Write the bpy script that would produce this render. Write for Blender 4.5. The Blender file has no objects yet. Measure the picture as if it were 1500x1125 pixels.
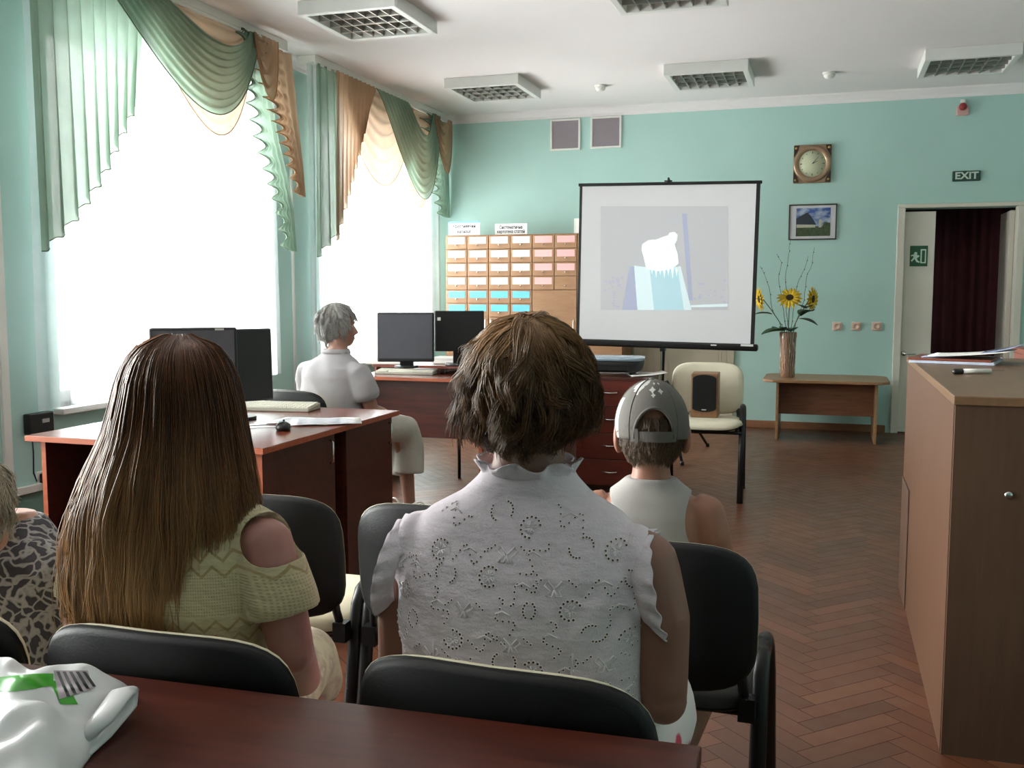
import bpy, bmesh, math, random
import numpy as np
from mathutils import Vector, Matrix
from mathutils.bvhtree import BVHTree

S = bpy.context.scene
COL = S.collection
random.seed(7)
rng = np.random.default_rng(7)
PI = math.pi

# ------------------------------------------------------------------ camera
FPX = 1450.0                                  # focal length in pixels of a 1500 px wide frame
CAM = np.array([0.0, 0.0, 1.32])
TH = math.atan(137.5 / FPX)                   # pitched down
PS = math.atan(463.0 * math.cos(TH) / FPX)    # turned left
FW = np.array([-math.sin(PS) * math.cos(TH), math.cos(PS) * math.cos(TH), -math.sin(TH)])
RT = np.array([math.cos(PS), math.sin(PS), 0.0])
UP = np.array([-math.sin(PS) * math.sin(TH), math.cos(PS) * math.sin(TH), math.cos(TH)])
cd = bpy.data.cameras.new('camera')
cam = bpy.data.objects.new('camera', cd)
COL.objects.link(cam)
cd.sensor_width = 36.0
cd.lens = FPX / 1500.0 * 36.0
cd.clip_start = 0.02
cam.location = CAM
cam.rotation_euler = (PI / 2 - TH, 0.0, PS)
S.camera = cam

# ------------------------------------------------------------------ light
S.view_settings.view_transform = 'Standard'
S.view_settings.look = 'None'
S.view_settings.gamma = 1.0
S.view_settings.use_curve_mapping = False
S.view_settings.exposure = 0.0
S.cycles.use_denoising = True
S.cycles.max_bounces = 12
S.cycles.diffuse_bounces = 6
S.cycles.transparent_max_bounces = 24
S.cycles.sample_clamp_indirect = 8.0
world = bpy.data.worlds.new('overcast sky')
S.world = world
world.use_nodes = True
wb = world.node_tree.nodes['Background']
wb.inputs[0].default_value = (1.0, 0.975, 0.965, 1)
wb.inputs[1].default_value = 40.0

# windows of the left wall: (y0, y1); the last is out of the picture, beside the front row
WALLX = -4.0
WIN = [(4.40, 6.42), (7.35, 9.45), (0.7, 3.1)]
SILL, HEAD = 0.68, 2.80
for (a, b) in WIN:                            # portals only help the sky's light find the openings
    ld = bpy.data.lights.new('window_portal', 'AREA')
    ld.shape = 'RECTANGLE'
    ld.size = HEAD - SILL
    ld.size_y = b - a
    ld.cycles.is_portal = True
    lo = bpy.data.objects.new('window_portal', ld)
    lo.location = (WALLX - 0.02, (a + b) / 2, (SILL + HEAD) / 2)
    lo.rotation_euler = (0, -PI / 2, 0)
    COL.objects.link(lo)


# ------------------------------------------------------------------ pixel helpers (for measuring positions in the photograph)
def ray(px, py):
    return FW + RT * (px - 750) / FPX - UP * (py - 562.5) / FPX


def at_d(px, py, d):
    return CAM + ray(px, py) * d


def at_x(px, py, x):
    r = ray(px, py)
    return CAM + r * ((x - CAM[0]) / r[0])


def at_y(px, py, y):
    r = ray(px, py)
    return CAM + r * ((y - CAM[1]) / r[1])


def at_z(px, py, z):
    r = ray(px, py)
    return CAM + r * ((z - CAM[2]) / r[2])


# ------------------------------------------------------------------ materials
def lin(c):
    if isinstance(c, str):
        c = c.lstrip('#')
        c = [int(c[i:i + 2], 16) / 255 for i in (0, 2, 4)]
        c = [(v / 12.92 if v <= 0.04045 else ((v + 0.055) / 1.055) ** 2.4) for v in c]
    return (c[0], c[1], c[2], 1.0)


class NT:
    def __init__(self, name):
        self.m = bpy.data.materials.new(name)
        self.m.use_nodes = True
        self.t = self.m.node_tree
        self.b = self.t.nodes['Principled BSDF']
        self.out = self.t.nodes['Material Output']

    def n(self, typ, **kw):
        nd = self.t.nodes.new(typ)
        for k, v in kw.items():
            setattr(nd, k, v)
        return nd

    def l(self, a, b):
        self.t.links.new(a, b)

    def coord(self, scale=(1, 1, 1), kind='Object'):
        tc = self.n('ShaderNodeTexCoord')
        mp = self.n('ShaderNodeMapping')
        mp.inputs['Scale'].default_value = scale
        self.l(tc.outputs[kind], mp.inputs[0])
        return mp.outputs[0]

    def noise(self, vec, scale, detail=3, rough=0.55):
        nd = self.n('ShaderNodeTexNoise')
        nd.inputs['Scale'].default_value = scale
        nd.inputs['Detail'].default_value = detail
        nd.inputs['Roughness'].default_value = rough
        self.l(vec, nd.inputs['Vector'])
        return nd.outputs[0]

    def ramp(self, fac, stops):
        r = self.n('ShaderNodeValToRGB')
        e = r.color_ramp.elements
        while len(e) < len(stops):
            e.new(0.5)
        for i, (p, c) in enumerate(stops):
            e[i].position = p
            e[i].color = lin(c)
        self.l(fac, r.inputs[0])
        return r.outputs[0]

    def bump(self, height, strength=0.2, dist=0.01):
        b = self.n('ShaderNodeBump')
        b.inputs['Strength'].default_value = strength
        b.inputs['Distance'].default_value = dist
        self.l(height, b.inputs['Height'])
        self.l(b.outputs[0], self.b.inputs['Normal'])

    def math(self, op, a, b=None, c=None):
        nd = self.n('ShaderNodeMath', operation=op)
        for i, v in enumerate((a, b, c)):
            if v is None:
                continue
            if isinstance(v, (int, float)):
                nd.inputs[i].default_value = v
            else:
                self.l(v, nd.inputs[i])
        return nd.outputs[0]

    def mix(self, fac, a, b):
        nd = self.n('ShaderNodeMix', data_type='RGBA')
        if isinstance(fac, (int, float)):
            nd.inputs[0].default_value = fac
        else:
            self.l(fac, nd.inputs[0])
        for i, v in ((6, a), (7, b)):
            if isinstance(v, (str, tuple, list)):
                nd.inputs[i].default_value = lin(v)
            else:
                self.l(v, nd.inputs[i])
        return nd.outputs[2]


MATS = {}


def plain(name, c, rough=0.5, metal=0.0, var=0.06, scale=9.0, bump=0.0, bscale=60.0, spec=None, coat=0.0):
    """a colour with a little unevenness of its own"""
    k = NT(name)
    base = lin(c)
    v = k.coord()
    f = k.noise(v, scale)
    lo = [max(0.0, x * (1 - var)) for x in base[:3]]
    hi = [min(1.0, x * (1 + var)) for x in base[:3]]
    col = k.ramp(f, [(0.3, lo), (0.7, hi)])
    k.l(col, k.b.inputs['Base Color'])
    k.b.inputs['Roughness'].default_value = rough
    k.b.inputs['Metallic'].default_value = metal
    if spec is not None:
        k.b.inputs['Specular IOR Level'].default_value = spec
    if coat:
        k.b.inputs['Coat Weight'].default_value = coat
    if bump:
        k.bump(k.noise(v, bscale, 2), bump, 0.004)
    MATS[name] = k.m
    return k.m


def wood(name, c1, c2, grain=(2.0, 30.0, 30.0), rough=0.4, scale=1.6, coat=0.0):
    k = NT(name)
    v = k.coord(grain)
    f = k.noise(v, scale, 5, 0.6)
    f2 = k.noise(v, scale * 5, 2, 0.5)
    s = k.math('ADD', k.math('MULTIPLY', f, 0.75), k.math('MULTIPLY', f2, 0.25))
    k.l(k.ramp(s, [(0.36, c1), (0.64, c2)]), k.b.inputs['Base Color'])
    k.b.inputs['Roughness'].default_value = rough
    if coat:
        k.b.inputs['Coat Weight'].default_value = coat
        k.b.inputs['Coat Roughness'].default_value = 0.2
    MATS[name] = k.m
    return k.m


def cloth_sheer(name, c, transp=0.25, transl=0.55, weave=400.0, stripes=None):
    k = NT(name)
    k.t.nodes.remove(k.b)
    v = k.coord()
    f = k.noise(v, 4.0, 3)
    base = lin(c)
    col = k.ramp(f, [(0.3, [x * 0.88 for x in base[:3]]), (0.7, [min(1, x * 1.06) for x in base[:3]])])
    d = k.n('ShaderNodeBsdfDiffuse')
    t = k.n('ShaderNodeBsdfTranslucent')
    x = k.n('ShaderNodeBsdfTransparent')
    k.l(col, d.inputs[0])
    k.l(col, t.inputs[0])
    m1 = k.n('ShaderNodeMixShader')
    m1.inputs[0].default_value = transl
    k.l(d.outputs[0], m1.inputs[1])
    k.l(t.outputs[0], m1.inputs[2])
    m2 = k.n('ShaderNodeMixShader')
    m2.inputs[0].default_value = transp
    k.l(m1.outputs[0], m2.inputs[1])
    k.l(x.outputs[0], m2.inputs[2])
    k.l(m2.outputs[0], k.out.inputs[0])
    MATS[name] = k.m
    return k.m


def glass_mat(name):
    k = NT(name)
    k.t.nodes.remove(k.b)
    x = k.n('ShaderNodeBsdfTransparent')
    x.inputs[0].default_value = (0.95, 0.98, 0.97, 1)
    g = k.n('ShaderNodeBsdfGlossy')
    g.inputs['Roughness'].default_value = 0.02
    fr = k.n('ShaderNodeFresnel')
    fr.inputs[0].default_value = 1.45
    m = k.n('ShaderNodeMixShader')
    k.l(k.math('MULTIPLY', fr.outputs[0], 0.8), m.inputs[0])
    k.l(x.outputs[0], m.inputs[1])
    k.l(g.outputs[0], m.inputs[2])
    k.l(m.outputs[0], k.out.inputs[0])
    MATS[name] = k.m
    return k.m


def emit(name, c, s, base=None):
    k = NT(name)
    k.b.inputs['Base Color'].default_value = lin(base or c)
    k.b.inputs['Emission Color'].default_value = lin(c)
    k.b.inputs['Emission Strength'].default_value = s
    k.b.inputs['Roughness'].default_value = 0.9
    MATS[name] = k.m
    return k.m


def hair_mat(name, c_dark, c_light, c_z1=None, z0=0.0, z1=1.0, rough=0.42):
    """strand colours differ from strand to strand; a further colour blends in over a height range"""
    k = NT(name)
    g = k.n('ShaderNodeNewGeometry')
    v = k.coord((14, 14, 2.0))
    f = k.noise(v, 2.2, 2)
    s = k.math('ADD', k.math('MULTIPLY', g.outputs['Random Per Island'], 0.55), k.math('MULTIPLY', f, 0.5))
    col = k.ramp(s, [(0.2, c_dark), (0.85, c_light)])
    if c_z1:
        tc = k.n('ShaderNodeTexCoord')
        sp = k.n('ShaderNodeSeparateXYZ')
        k.l(tc.outputs['Object'], sp.inputs[0])
        mr = k.n('ShaderNodeMapRange')
        k.l(sp.outputs[2], mr.inputs[0])
        mr.inputs[1].default_value = z0
        mr.inputs[2].default_value = z1
        fac = k.math('MULTIPLY', mr.outputs[0], k.math('ADD', k.math('MULTIPLY', f, 1.3), 0.0))
        fac = k.math('MINIMUM', fac, 1.0)
        col = k.mix(fac, col, c_z1)
    k.l(col, k.b.inputs['Base Color'])
    k.b.inputs['Roughness'].default_value = rough
    k.b.inputs['Specular IOR Level'].default_value = 0.35
    MATS[name] = k.m
    return k.m


def skin_mat(name, c):
    k = NT(name)
    base = lin(c)
    v = k.coord()
    f = k.noise(v, 14.0, 4)
    k.l(k.ramp(f, [(0.3, [base[0] * .93, base[1] * .86, base[2] * .84]), (0.7, [min(1, x * 1.05) for x in base[:3]])]), k.b.inputs['Base Color'])
    k.b.inputs['Roughness'].default_value = 0.5
    k.b.inputs['Subsurface Weight'].default_value = 0.12
    k.b.inputs['Subsurface Radius'].default_value = (0.012, 0.005, 0.003)
    k.bump(k.noise(v, 220.0, 2), 0.06, 0.002)
    MATS[name] = k.m
    return k.m


# ------------------------------------------------------------------ mesh builder
def rotz(a):
    return Matrix.Rotation(a, 3, 'Z')


class MB:
    def __init__(self):
        self.v, self.f, self.mi, self.sm = [], [], [], []

    def add(self, vs, fs, mi=0, smooth=False):
        o = len(self.v)
        self.v.extend([tuple(map(float, p)) for p in vs])
        for f in fs:
            self.f.append(tuple(o + i for i in f))
            self.mi.append(mi)
            self.sm.append(smooth)
        return self

    def box(self, c, s, mi=0, rz=0.0, rot=None):
        x, y, z = s[0] / 2, s[1] / 2, s[2] / 2
        vs = [(-x, -y, -z), (x, -y, -z), (x, y, -z), (-x, y, -z), (-x, -y, z), (x, -y, z), (x, y, z), (-x, y, z)]
        M = rot if rot is not None else rotz(rz)
        vs = [M @ Vector(v) + Vector(c) for v in vs]
        return self.add(vs, [(0, 3, 2, 1), (4, 5, 6, 7), (0, 1, 5, 4), (1, 2, 6, 5), (2, 3, 7, 6), (3, 0, 4, 7)], mi)

    def bb(self, lo, hi, mi=0):
        return self.box([(a + b) / 2 for a, b in zip(lo, hi)], [b - a for a, b in zip(lo, hi)], mi)

    def loft(self, rings, mi=0, caps=True, smooth=True, closed=True):
        """rings: lists of the same number of points, going counter-clockwise seen from the end"""
        n = len(rings[0])
        vs = [p for r in rings for p in r]
        fs = []
        for i in range(len(rings) - 1):
            for j in range(n if closed else n - 1):
                k = (j + 1) % n
                fs.append((i * n + j, i * n + k, (i + 1) * n + k, (i + 1) * n + j))
        if caps and closed:
            o = len(vs)
            vs = list(vs) + [tuple(np.mean(np.array([tuple(p) for p in rings[0]]), axis=0)), tuple(np.mean(np.array([tuple(p) for p in rings[-1]]), axis=0))]
            b = (len(rings) - 1) * n
            for j in range(n):
                k = (j + 1) % n
                fs.append((o, k, j))
                fs.append((o + 1, b + j, b + k))
        return self.add(vs, fs, mi, smooth)

    def tube(self, pts, r, n=10, mi=0, caps=True, flat=None, smooth=True):
        """round (or, with flat=(axis, k), oval) tube along points; r a number or one radius per point"""
        P = [Vector(p) for p in pts]
        R = list(r) if hasattr(r, '__len__') else [r] * len(P)
        T = []
        for i in range(len(P)):
            a, b = P[max(0, i - 1)], P[min(len(P) - 1, i + 1)]
            d = (b - a)
            T.append(d.normalized() if d.length > 1e-9 else Vector((0, 0, 1)))
        ref = Vector((1, 0, 0)) if abs(T[0].x) < 0.8 else Vector((0, 1, 0))
        u = (ref - T[0] * ref.dot(T[0])).normalized()
        rings = []
        for i, p in enumerate(P):
            u = (u - T[i] * u.dot(T[i]))
            u = u.normalized() if u.length > 1e-9 else T[i].orthogonal().normalized()
            w = T[i].cross(u)
            ring = []
            for j in range(n):
                t = 2 * PI * j / n
                q = u * math.cos(t) * R[i] + w * math.sin(t) * R[i]
                if flat:
                    ax = Vector(flat[0])
                    q = q - ax * q.dot(ax) * (1 - flat[1])
                ring.append(p + q)
            rings.append(ring)
        return self.loft(rings, mi, caps, smooth)

    def ell(self, c, r, mi=0, n=20, m=12, M=None):
        rings = []
        c = Vector(c)
        for i in range(m + 1):
            a = -PI / 2 + PI * i / m
            a = max(-PI / 2 + 0.02, min(PI / 2 - 0.02, a))
            ring = []
            for j in range(n):
                t = 2 * PI * j / n
                q = Vector((r[0] * math.cos(a) * math.cos(t), r[1] * math.cos(a) * math.sin(t), r[2] * math.sin(a)))
                if M is not None:
                    q = M @ q
                ring.append(c + q)
            rings.append(ring)
        return self.loft(rings, mi)

    def lathe(self, prof, c=(0, 0, 0), n=32, mi=0, caps=True, M=None):
        rings = []
        for (r, z) in prof:
            ring = []
            for j in range(n):
                t = 2 * PI * j / n
                q = Vector((r * math.cos(t), r * math.sin(t), z))
                if M is not None:
                    q = M @ q
                ring.append(q + Vector(c))
            rings.append(ring)
        return self.loft(rings, mi, caps)

    def grid(self, fn, nu, nv, mi=0, smooth=True):
        vs = [fn(i / nu, j / nv) for i in range(nu + 1) for j in range(nv + 1)]
        fs = [(i * (nv + 1) + j, (i + 1) * (nv + 1) + j, (i + 1) * (nv + 1) + j + 1, i * (nv + 1) + j + 1) for i in range(nu) for j in range(nv)]
        return self.add(vs, fs, mi, smooth)

    def prism(self, poly, o, ux, uy, depth, mi=0):
        """flat polygon in the plane o + a*ux + b*uy, given thickness along ux x uy"""
        ux, uy, o = Vector(ux), Vector(uy), Vector(o)
        nn = ux.cross(uy).normalized() * depth
        n = len(poly)
        a = [o + ux * p[0] + uy * p[1] for p in poly]
        b = [p + nn for p in a]
        fs = [tuple(reversed(range(n))), tuple(range(n, 2 * n))]
        fs += [(j, (j + 1) % n, n + (j + 1) % n, n + j) for j in range(n)]
        return self.add(a + b, fs, mi)

    def build(self, name, mats, parent=None, bevel=0.0, loc=None, rz=0.0, seg=2, solid=0.0, sub=0):
        me = bpy.data.meshes.new(name)
        me.from_pydata(self.v, [], self.f)
        if not isinstance(mats, (list, tuple)):
            mats = [mats]
        for m in mats:
            me.materials.append(MATS[m] if isinstance(m, str) else m)
        me.polygons.foreach_set('material_index', self.mi)
        me.polygons.foreach_set('use_smooth', self.sm)
        me.update()
        o = bpy.data.objects.new(name, me)
        COL.objects.link(o)
        if parent is not None:
            o.parent = parent
        if loc is not None:
            o.location = loc
        o.rotation_euler = (0, 0, rz)
        if solid:
            sd = o.modifiers.new('solid', 'SOLIDIFY')
            sd.thickness = solid
            sd.offset = 0
        if bevel:
            bv = o.modifiers.new('bevel', 'BEVEL')
            bv.width = bevel
            bv.segments = seg
            bv.limit_method = 'ANGLE'
            bv.angle_limit = 0.7
        if sub:
            sb = o.modifiers.new('sub', 'SUBSURF')
            sb.levels = sub
            sb.render_levels = sub
        return o


def tag(o, label=None, cat=None, group=None, kind=None):
    if label:
        o['label'] = label
    if cat:
        o['category'] = cat
    if group:
        o['group'] = group
    if kind:
        o['kind'] = kind
    return o


def empty(name, loc=(0, 0, 0), rz=0.0):
    o = bpy.data.objects.new(name, None)
    o.empty_display_size = 0.1
    COL.objects.link(o)
    o.location = loc
    o.rotation_euler = (0, 0, rz)
    return o


def kids(o):
    return [c for c in bpy.data.objects if c.parent == o]


def copy_tree(o, parent=None):
    c = o.copy()
    COL.objects.link(c)
    c.parent = parent
    for ch in kids(o):
        copy_tree(ch, c)
    return c


def merge_into(o, mb, mat, smooth=True):
    """adds a surface pattern to the mesh it belongs to"""
    me = o.data
    me.materials.append(MATS[mat])
    mi = len(me.materials) - 1
    bm = bmesh.new()
    bm.from_mesh(me)
    vs = [bm.verts.new(v) for v in mb.v]
    for f in mb.f:
        try:
            q = bm.faces.new([vs[i] for i in f])
            q.material_index = mi
            q.smooth = smooth
        except ValueError:
            pass
    bm.to_mesh(me)
    bm.free()


def struct(o):
    o['kind'] = 'structure'
    return o


def baked(o):
    """apply the modifiers of a mesh object"""
    dg = bpy.context.evaluated_depsgraph_get()
    ev = o.evaluated_get(dg)
    me = bpy.data.meshes.new_from_object(ev)
    old = o.data
    o.modifiers.clear()
    o.data = me
    bpy.data.meshes.remove(old)
    return o


def fuse(mb, name, mat, parent=None, voxel=0.008, smooth=6, loc=None, rz=0.0, cut=None, factor=0.5):
    """overlapping closed shapes grown together into one continuous surface"""
    o = mb.build(name, mat, parent, loc=loc, rz=rz)
    r = o.modifiers.new('remesh', 'REMESH')
    r.mode = 'VOXEL'
    r.voxel_size = voxel
    r.use_smooth_shade = True
    if smooth:
        s = o.modifiers.new('smooth', 'SMOOTH')
        s.factor = factor
        s.iterations = smooth
    tmp = None
    if cut is not None:
        tmp = cut.build('cutter', mat, parent, loc=loc, rz=rz)
        bo = o.modifiers.new('cut', 'BOOLEAN')
        bo.operation = 'DIFFERENCE'
        bo.object = tmp
        bo.solver = 'EXACT'
    bpy.context.view_layer.update()
    baked(o)
    if tmp is not None:
        me = tmp.data
        bpy.data.objects.remove(tmp)
        bpy.data.meshes.remove(me)
    for p in o.data.polygons:
        p.use_smooth = True
    return o


def sring(c, ax, ay, n=32, e=2.4):
    """superellipse ring around c with half axes ax, ay (vectors)"""
    c, ax, ay = Vector(c), Vector(ax), Vector(ay)
    out = []
    for j in range(n):
        t = 2 * PI * j / n
        ct, st = math.cos(t), math.sin(t)
        out.append(c + ax * math.copysign(abs(ct) ** (2 / e), ct) + ay * math.copysign(abs(st) ** (2 / e), st))
    return out


def body_rings(rows, n=32, e=2.3, tilt=0.0):
    """rows: (z, cx, cy, half width, half depth)"""
    return [sring((cx, cy, z), (a, 0, 0), (0, b, 0), n, e) for (z, cx, cy, a, b) in rows]


def strands(P, R, name, mat, parent=None, base=None, loc=None):
    """P (N,K,3) strand points, R (K,) or (N,K) radii -> one mesh of fine three-sided tubes"""
    N, K, _ = P.shape
    R = np.broadcast_to(np.asarray(R), (N, K))
    T = np.gradient(P, axis=1)
    T /= np.linalg.norm(T, axis=2, keepdims=True) + 1e-9
    ref = np.zeros_like(T)
    ref[..., 0] = 0.61
    ref[..., 1] = 0.79
    U = np.cross(T, ref)
    U /= np.linalg.norm(U, axis=2, keepdims=True) + 1e-9
    W = np.cross(T, U)
    V = np.zeros((N, K, 3, 3))
    for j in range(3):
        a = 2 * PI * j / 3
        V[:, :, j, :] = P + (U * math.cos(a) + W * math.sin(a)) * R[..., None]
    verts = V.reshape(-1, 3)
    i = np.arange(N)[:, None, None] * (K * 3)
    k = np.arange(K - 1)[None, :, None] * 3
    j = np.arange(3)[None, None, :]
    jn = (j + 1) % 3
    a = i + k + j
    b = i + k + jn
    F = np.stack([a, b, b + 3, a + 3], axis=-1).reshape(-1, 4)
    bv, bf = (np.array(base.v), base.f) if base is not None else (np.zeros((0, 3)), [])
    nv0 = len(verts)
    allv = np.concatenate([verts, bv]) if len(bv) else verts
    me = bpy.data.meshes.new(name)
    loops = list(F.reshape(-1))
    starts = list(range(0, len(F) * 4, 4))
    tot = [4] * len(F)
    pos = len(loops)
    for f in bf:
        starts.append(pos)
        tot.append(len(f))
        loops.extend([x + nv0 for x in f])
        pos += len(f)
    me.vertices.add(len(allv))
    me.vertices.foreach_set('co', allv.astype(np.float32).reshape(-1))
    me.loops.add(len(loops))
    me.loops.foreach_set('vertex_index', np.array(loops, dtype=np.int32))
    me.polygons.add(len(starts))
    me.polygons.foreach_set('loop_start', np.array(starts, dtype=np.int32))
    me.polygons.foreach_set('loop_total', np.array(tot, dtype=np.int32))
    me.polygons.foreach_set('use_smooth', np.ones(len(starts), dtype=bool))
    me.materials.append(MATS[mat])
    me.update(calc_edges=True)
    me.validate()
    o = bpy.data.objects.new(name, me)
    COL.objects.link(o)
    if parent is not None:
        o.parent = parent
    if loc is not None:
        o.location = loc
    return o


def text(name, body, size, mat, loc, rot, parent=None, extrude=0.0006, width=None, bold=0.0, spacing=1.0):
    cu = bpy.data.curves.new(name, 'FONT')
    cu.body = body
    cu.size = size
    cu.align_x = 'CENTER'
    cu.align_y = 'CENTER'
    cu.extrude = extrude
    cu.offset = bold
    cu.space_line = 1.0
    cu.space_character = spacing
    cu.materials.append(MATS[mat])
    o = bpy.data.objects.new(name, cu)
    COL.objects.link(o)
    o.location = loc
    o.rotation_euler = rot
    bpy.context.view_layer.update()
    dg = bpy.context.evaluated_depsgraph_get()
    me = bpy.data.meshes.new_from_object(o.evaluated_get(dg))
    n = bpy.data.objects.new(name, me)
    COL.objects.link(n)
    n.location = loc
    n.rotation_euler = rot
    if width:
        xs = [v.co.x for v in me.vertices]
        n.scale[0] = width / (max(xs) - min(xs))
    bpy.data.objects.remove(o)
    if parent is not None:
        n.parent = parent
    return n

# ------------------------------------------------------------------ palette
plain('paint_ceiling', '#ece7e7', 0.9, var=0.015, scale=1.2, bump=0.05, bscale=30)
plain('paint_white', '#e4e2dc', 0.6, var=0.02, scale=3)
plain('paint_teal', '#aecfc8', 0.75, var=0.03, scale=1.3, bump=0.08, bscale=55)
plain('paint_wall_lower', '#6d8d80', 0.6, var=0.05, scale=2)
plain('paint_pale', '#d4cfc2', 0.6, var=0.03, scale=3)
plain('paint_door', '#b5ac98', 0.55, var=0.05, scale=4)
plain('white_metal', '#dcdcd8', 0.4, var=0.02)
plain('white_plastic', '#e6e4de', 0.4, var=0.02)
plain('socket_plastic', '#d9b9a8', 0.4, var=0.03)
plain('mesh_grey', '#a59aa0', 0.7, var=0.12, scale=160)
plain('mirror', '#e6e4e2', 0.3, 1.0, var=0.02)
plain('louvre', '#aaa5a0', 0.28, 0.95, var=0.05)
plain('tube_white', '#f0f0ea', 0.3, var=0.01)
plain('black_plastic', '#141416', 0.45, var=0.12)
plain('black_shell', '#08090a', 0.55, var=0.1, bump=0.12, bscale=240, spec=0.35)
plain('black_metal', '#0f0f10', 0.38, var=0.1, spec=0.4)
plain('screen_dark', '#4b4b52', 0.6, var=0.05)
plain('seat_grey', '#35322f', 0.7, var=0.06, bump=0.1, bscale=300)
plain('cream', '#cfc6ad', 0.75, var=0.05, scale=14, bump=0.1, bscale=300)
plain('cream_leather', '#d9d2bb', 0.55, var=0.04, scale=12, bump=0.08, bscale=180)
plain('rim_grey', '#b9b9b4', 0.5, var=0.04)
plain('chrome', '#c9c9c6', 0.22, 1.0, var=0.02)
plain('paper', '#e9e7e2', 0.8, var=0.02)
plain('paper_blue', '#bcc3d4', 0.6, var=0.12, scale=25)
plain('label_white', '#f1ece4', 0.8, var=0.03)
plain('label_pink', '#e0a6a4', 0.8, var=0.05)
plain('label_blue', '#5fb0d2', 0.8, var=0.1, scale=22)
plain('ink', '#3f434f', 0.8, var=0.02)
plain('ink_faint', '#cfc4c0', 0.8, var=0.02)
plain('ink_blue', '#6f9fd0', 0.8, var=0.02)
plain('keys', '#d8d4c6', 0.5, var=0.05, scale=90)
plain('keys_gap', '#a39f92', 0.6)
plain('brass', '#b79a5c', 0.3, 0.9)
plain('red_alarm', '#8d2f2f', 0.5)
plain('sign_green', '#1f5638', 0.5, var=0.03)
plain('sign_dark', '#2c4a40', 0.5, var=0.03)
plain('sign_glow', '#c6d8ca', 0.6)
wood('mahogany', '#33150f', '#502118', (2.0, 26.0, 26.0), 0.33, coat=0.15)
wood('mahogany_top', '#552419', '#7c3b2b', (2.0, 26.0, 26.0), 0.27, coat=0.25)
wood('edge_orange', '#8e4328', '#a15636', (2, 20, 20), 0.4)
wood('beech', '#7c593a', '#896443', (24.0, 24.0, 2.0), 0.5)
wood('beech_drawer', '#835e3e', '#906a48', (3.0, 24.0, 24.0), 0.5)
wood('beech_top', '#a9763f', '#c18f58', (3.0, 24.0, 24.0), 0.35)
wood('counter_front', '#4f321f', '#5b3c27', (24.0, 24.0, 2.0), 0.5)
wood('counter_top', '#664b34', '#775a40', (24.0, 3.0, 24.0), 0.38)
wood('counter_side', '#473122', '#523a2a', (24.0, 24.0, 2.0), 0.5)
wood('counter_red', '#6e3526', '#854532', (3, 24, 24), 0.4)
wood('table_walnut', '#6a4129', '#835338', (3.0, 26, 26), 0.45)
wood('table_oak', '#84603f', '#96714d', (3.0, 26, 26), 0.4)
wood('baseboard_brown', '#7a5136', '#8e6244', (3, 30, 30), 0.5)
cloth_sheer('voile_green', '#8fa593', 0.07, 0.36)
cloth_sheer('voile_peach', '#b5967a', 0.06, 0.27)
cloth_sheer('voile_white', '#eceef2', 0.38, 0.6)
plain('voile_edge', '#5f6b52', 0.8)
plain('voile_edge_peach', '#a9794f', 0.8)
glass_mat('glass')


def parquet(name):
    k = NT(name)
    g = k.n('ShaderNodeNewGeometry')
    v = k.coord((6, 6, 1))
    f = k.noise(v, 4.0, 4, 0.6)
    s = k.math('ADD', k.math('MULTIPLY', g.outputs['Random Per Island'], 0.7), k.math('MULTIPLY', f, 0.3))
    k.l(k.ramp(s, [(0.1, '#4c2a19'), (0.5, '#5a3421'), (0.95, '#68402a')]), k.b.inputs['Base Color'])
    r = k.math('ADD', k.math('MULTIPLY', k.noise(v, 1.3, 3), 0.22), 0.24)
    k.l(r, k.b.inputs['Roughness'])
    k.bump(k.noise(v, 30, 2), 0.05, 0.002)
    MATS[name] = k.m


parquet('parquet')
plain('joint', '#2c1a12', 0.7)

# ------------------------------------------------------------------ the room
BY = 9.76          # back wall
H = 3.11           # ceiling
FRONT = -4.2
RX = 4.0

# floor: herringbone blocks over a dark slab
m = MB()
m.bb((WALLX - 0.3, FRONT - 0.2, -0.12), (RX + 0.2, BY + 2.2, -0.004), 1)
L, Wd = 0.36, 0.072
q = Wd


def plank(cx, cy, ang):
    c, s = math.cos(ang), math.sin(ang)
    hl, hw = L / 2 - 0.0012, Wd / 2 - 0.0012
    pts = [(-hl, -hw), (hl, -hw), (hl, hw), (-hl, hw)]
    m.add([(cx + a * c - b * s, cy + a * s + b * c, 0.0) for a, b in pts], [(0, 1, 2, 3)], 0)


nn = int(L / Wd + 0.5)
ca = math.cos(PI / 4)
for i in range(-130, 130):
    for j in range(-40, 40):
        # classic herringbone on a lattice, turned by 45 degrees
        bx = i * q + j * L
        by = i * q - j * L
        for (dx, dy, hz) in ((L / 2, q / 2, 0), (L + q / 2 - q * 0, L / 2 - 0, 1)):
            x0, y0 = bx + dx, by + dy
            if hz == 1:
                x0 = bx + L + q / 2 - q
                y0 = by + q + L / 2
                x0 = bx - q / 2 + q * 0 + L * 0
                y0 = by + L / 2
            X, Y = (x0 - y0) * ca, (x0 + y0) * ca + 3.0
            if WALLX - 0.2 < X < RX and FRONT < Y < BY + 0.1:
                plank(X, Y, PI / 4 + (PI / 2 if hz else 0))
fl = struct(m.build('floor', ['parquet', 'joint']))

m = MB()
m.bb((WALLX - 0.3, FRONT - 0.2, H), (RX + 0.2, BY + 2.2, H + 0.15))
struct(m.build('ceiling', 'paint_ceiling'))

# left wall with four window openings
T = 0.34
m = MB()
ys = sorted(WIN)
prev = FRONT - 0.2
for (a, b) in ys:
    m.bb((WALLX - T, prev, 0), (WALLX, a, H))
    m.bb((WALLX - T, a, 0), (WALLX, b, SILL))
    m.bb((WALLX - T, a, HEAD), (WALLX, b, H))
    prev = b
m.bb((WALLX - T, prev, 0), (WALLX, BY + 0.3, H))
struct(m.build('wall_left', 'paint_teal'))

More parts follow.
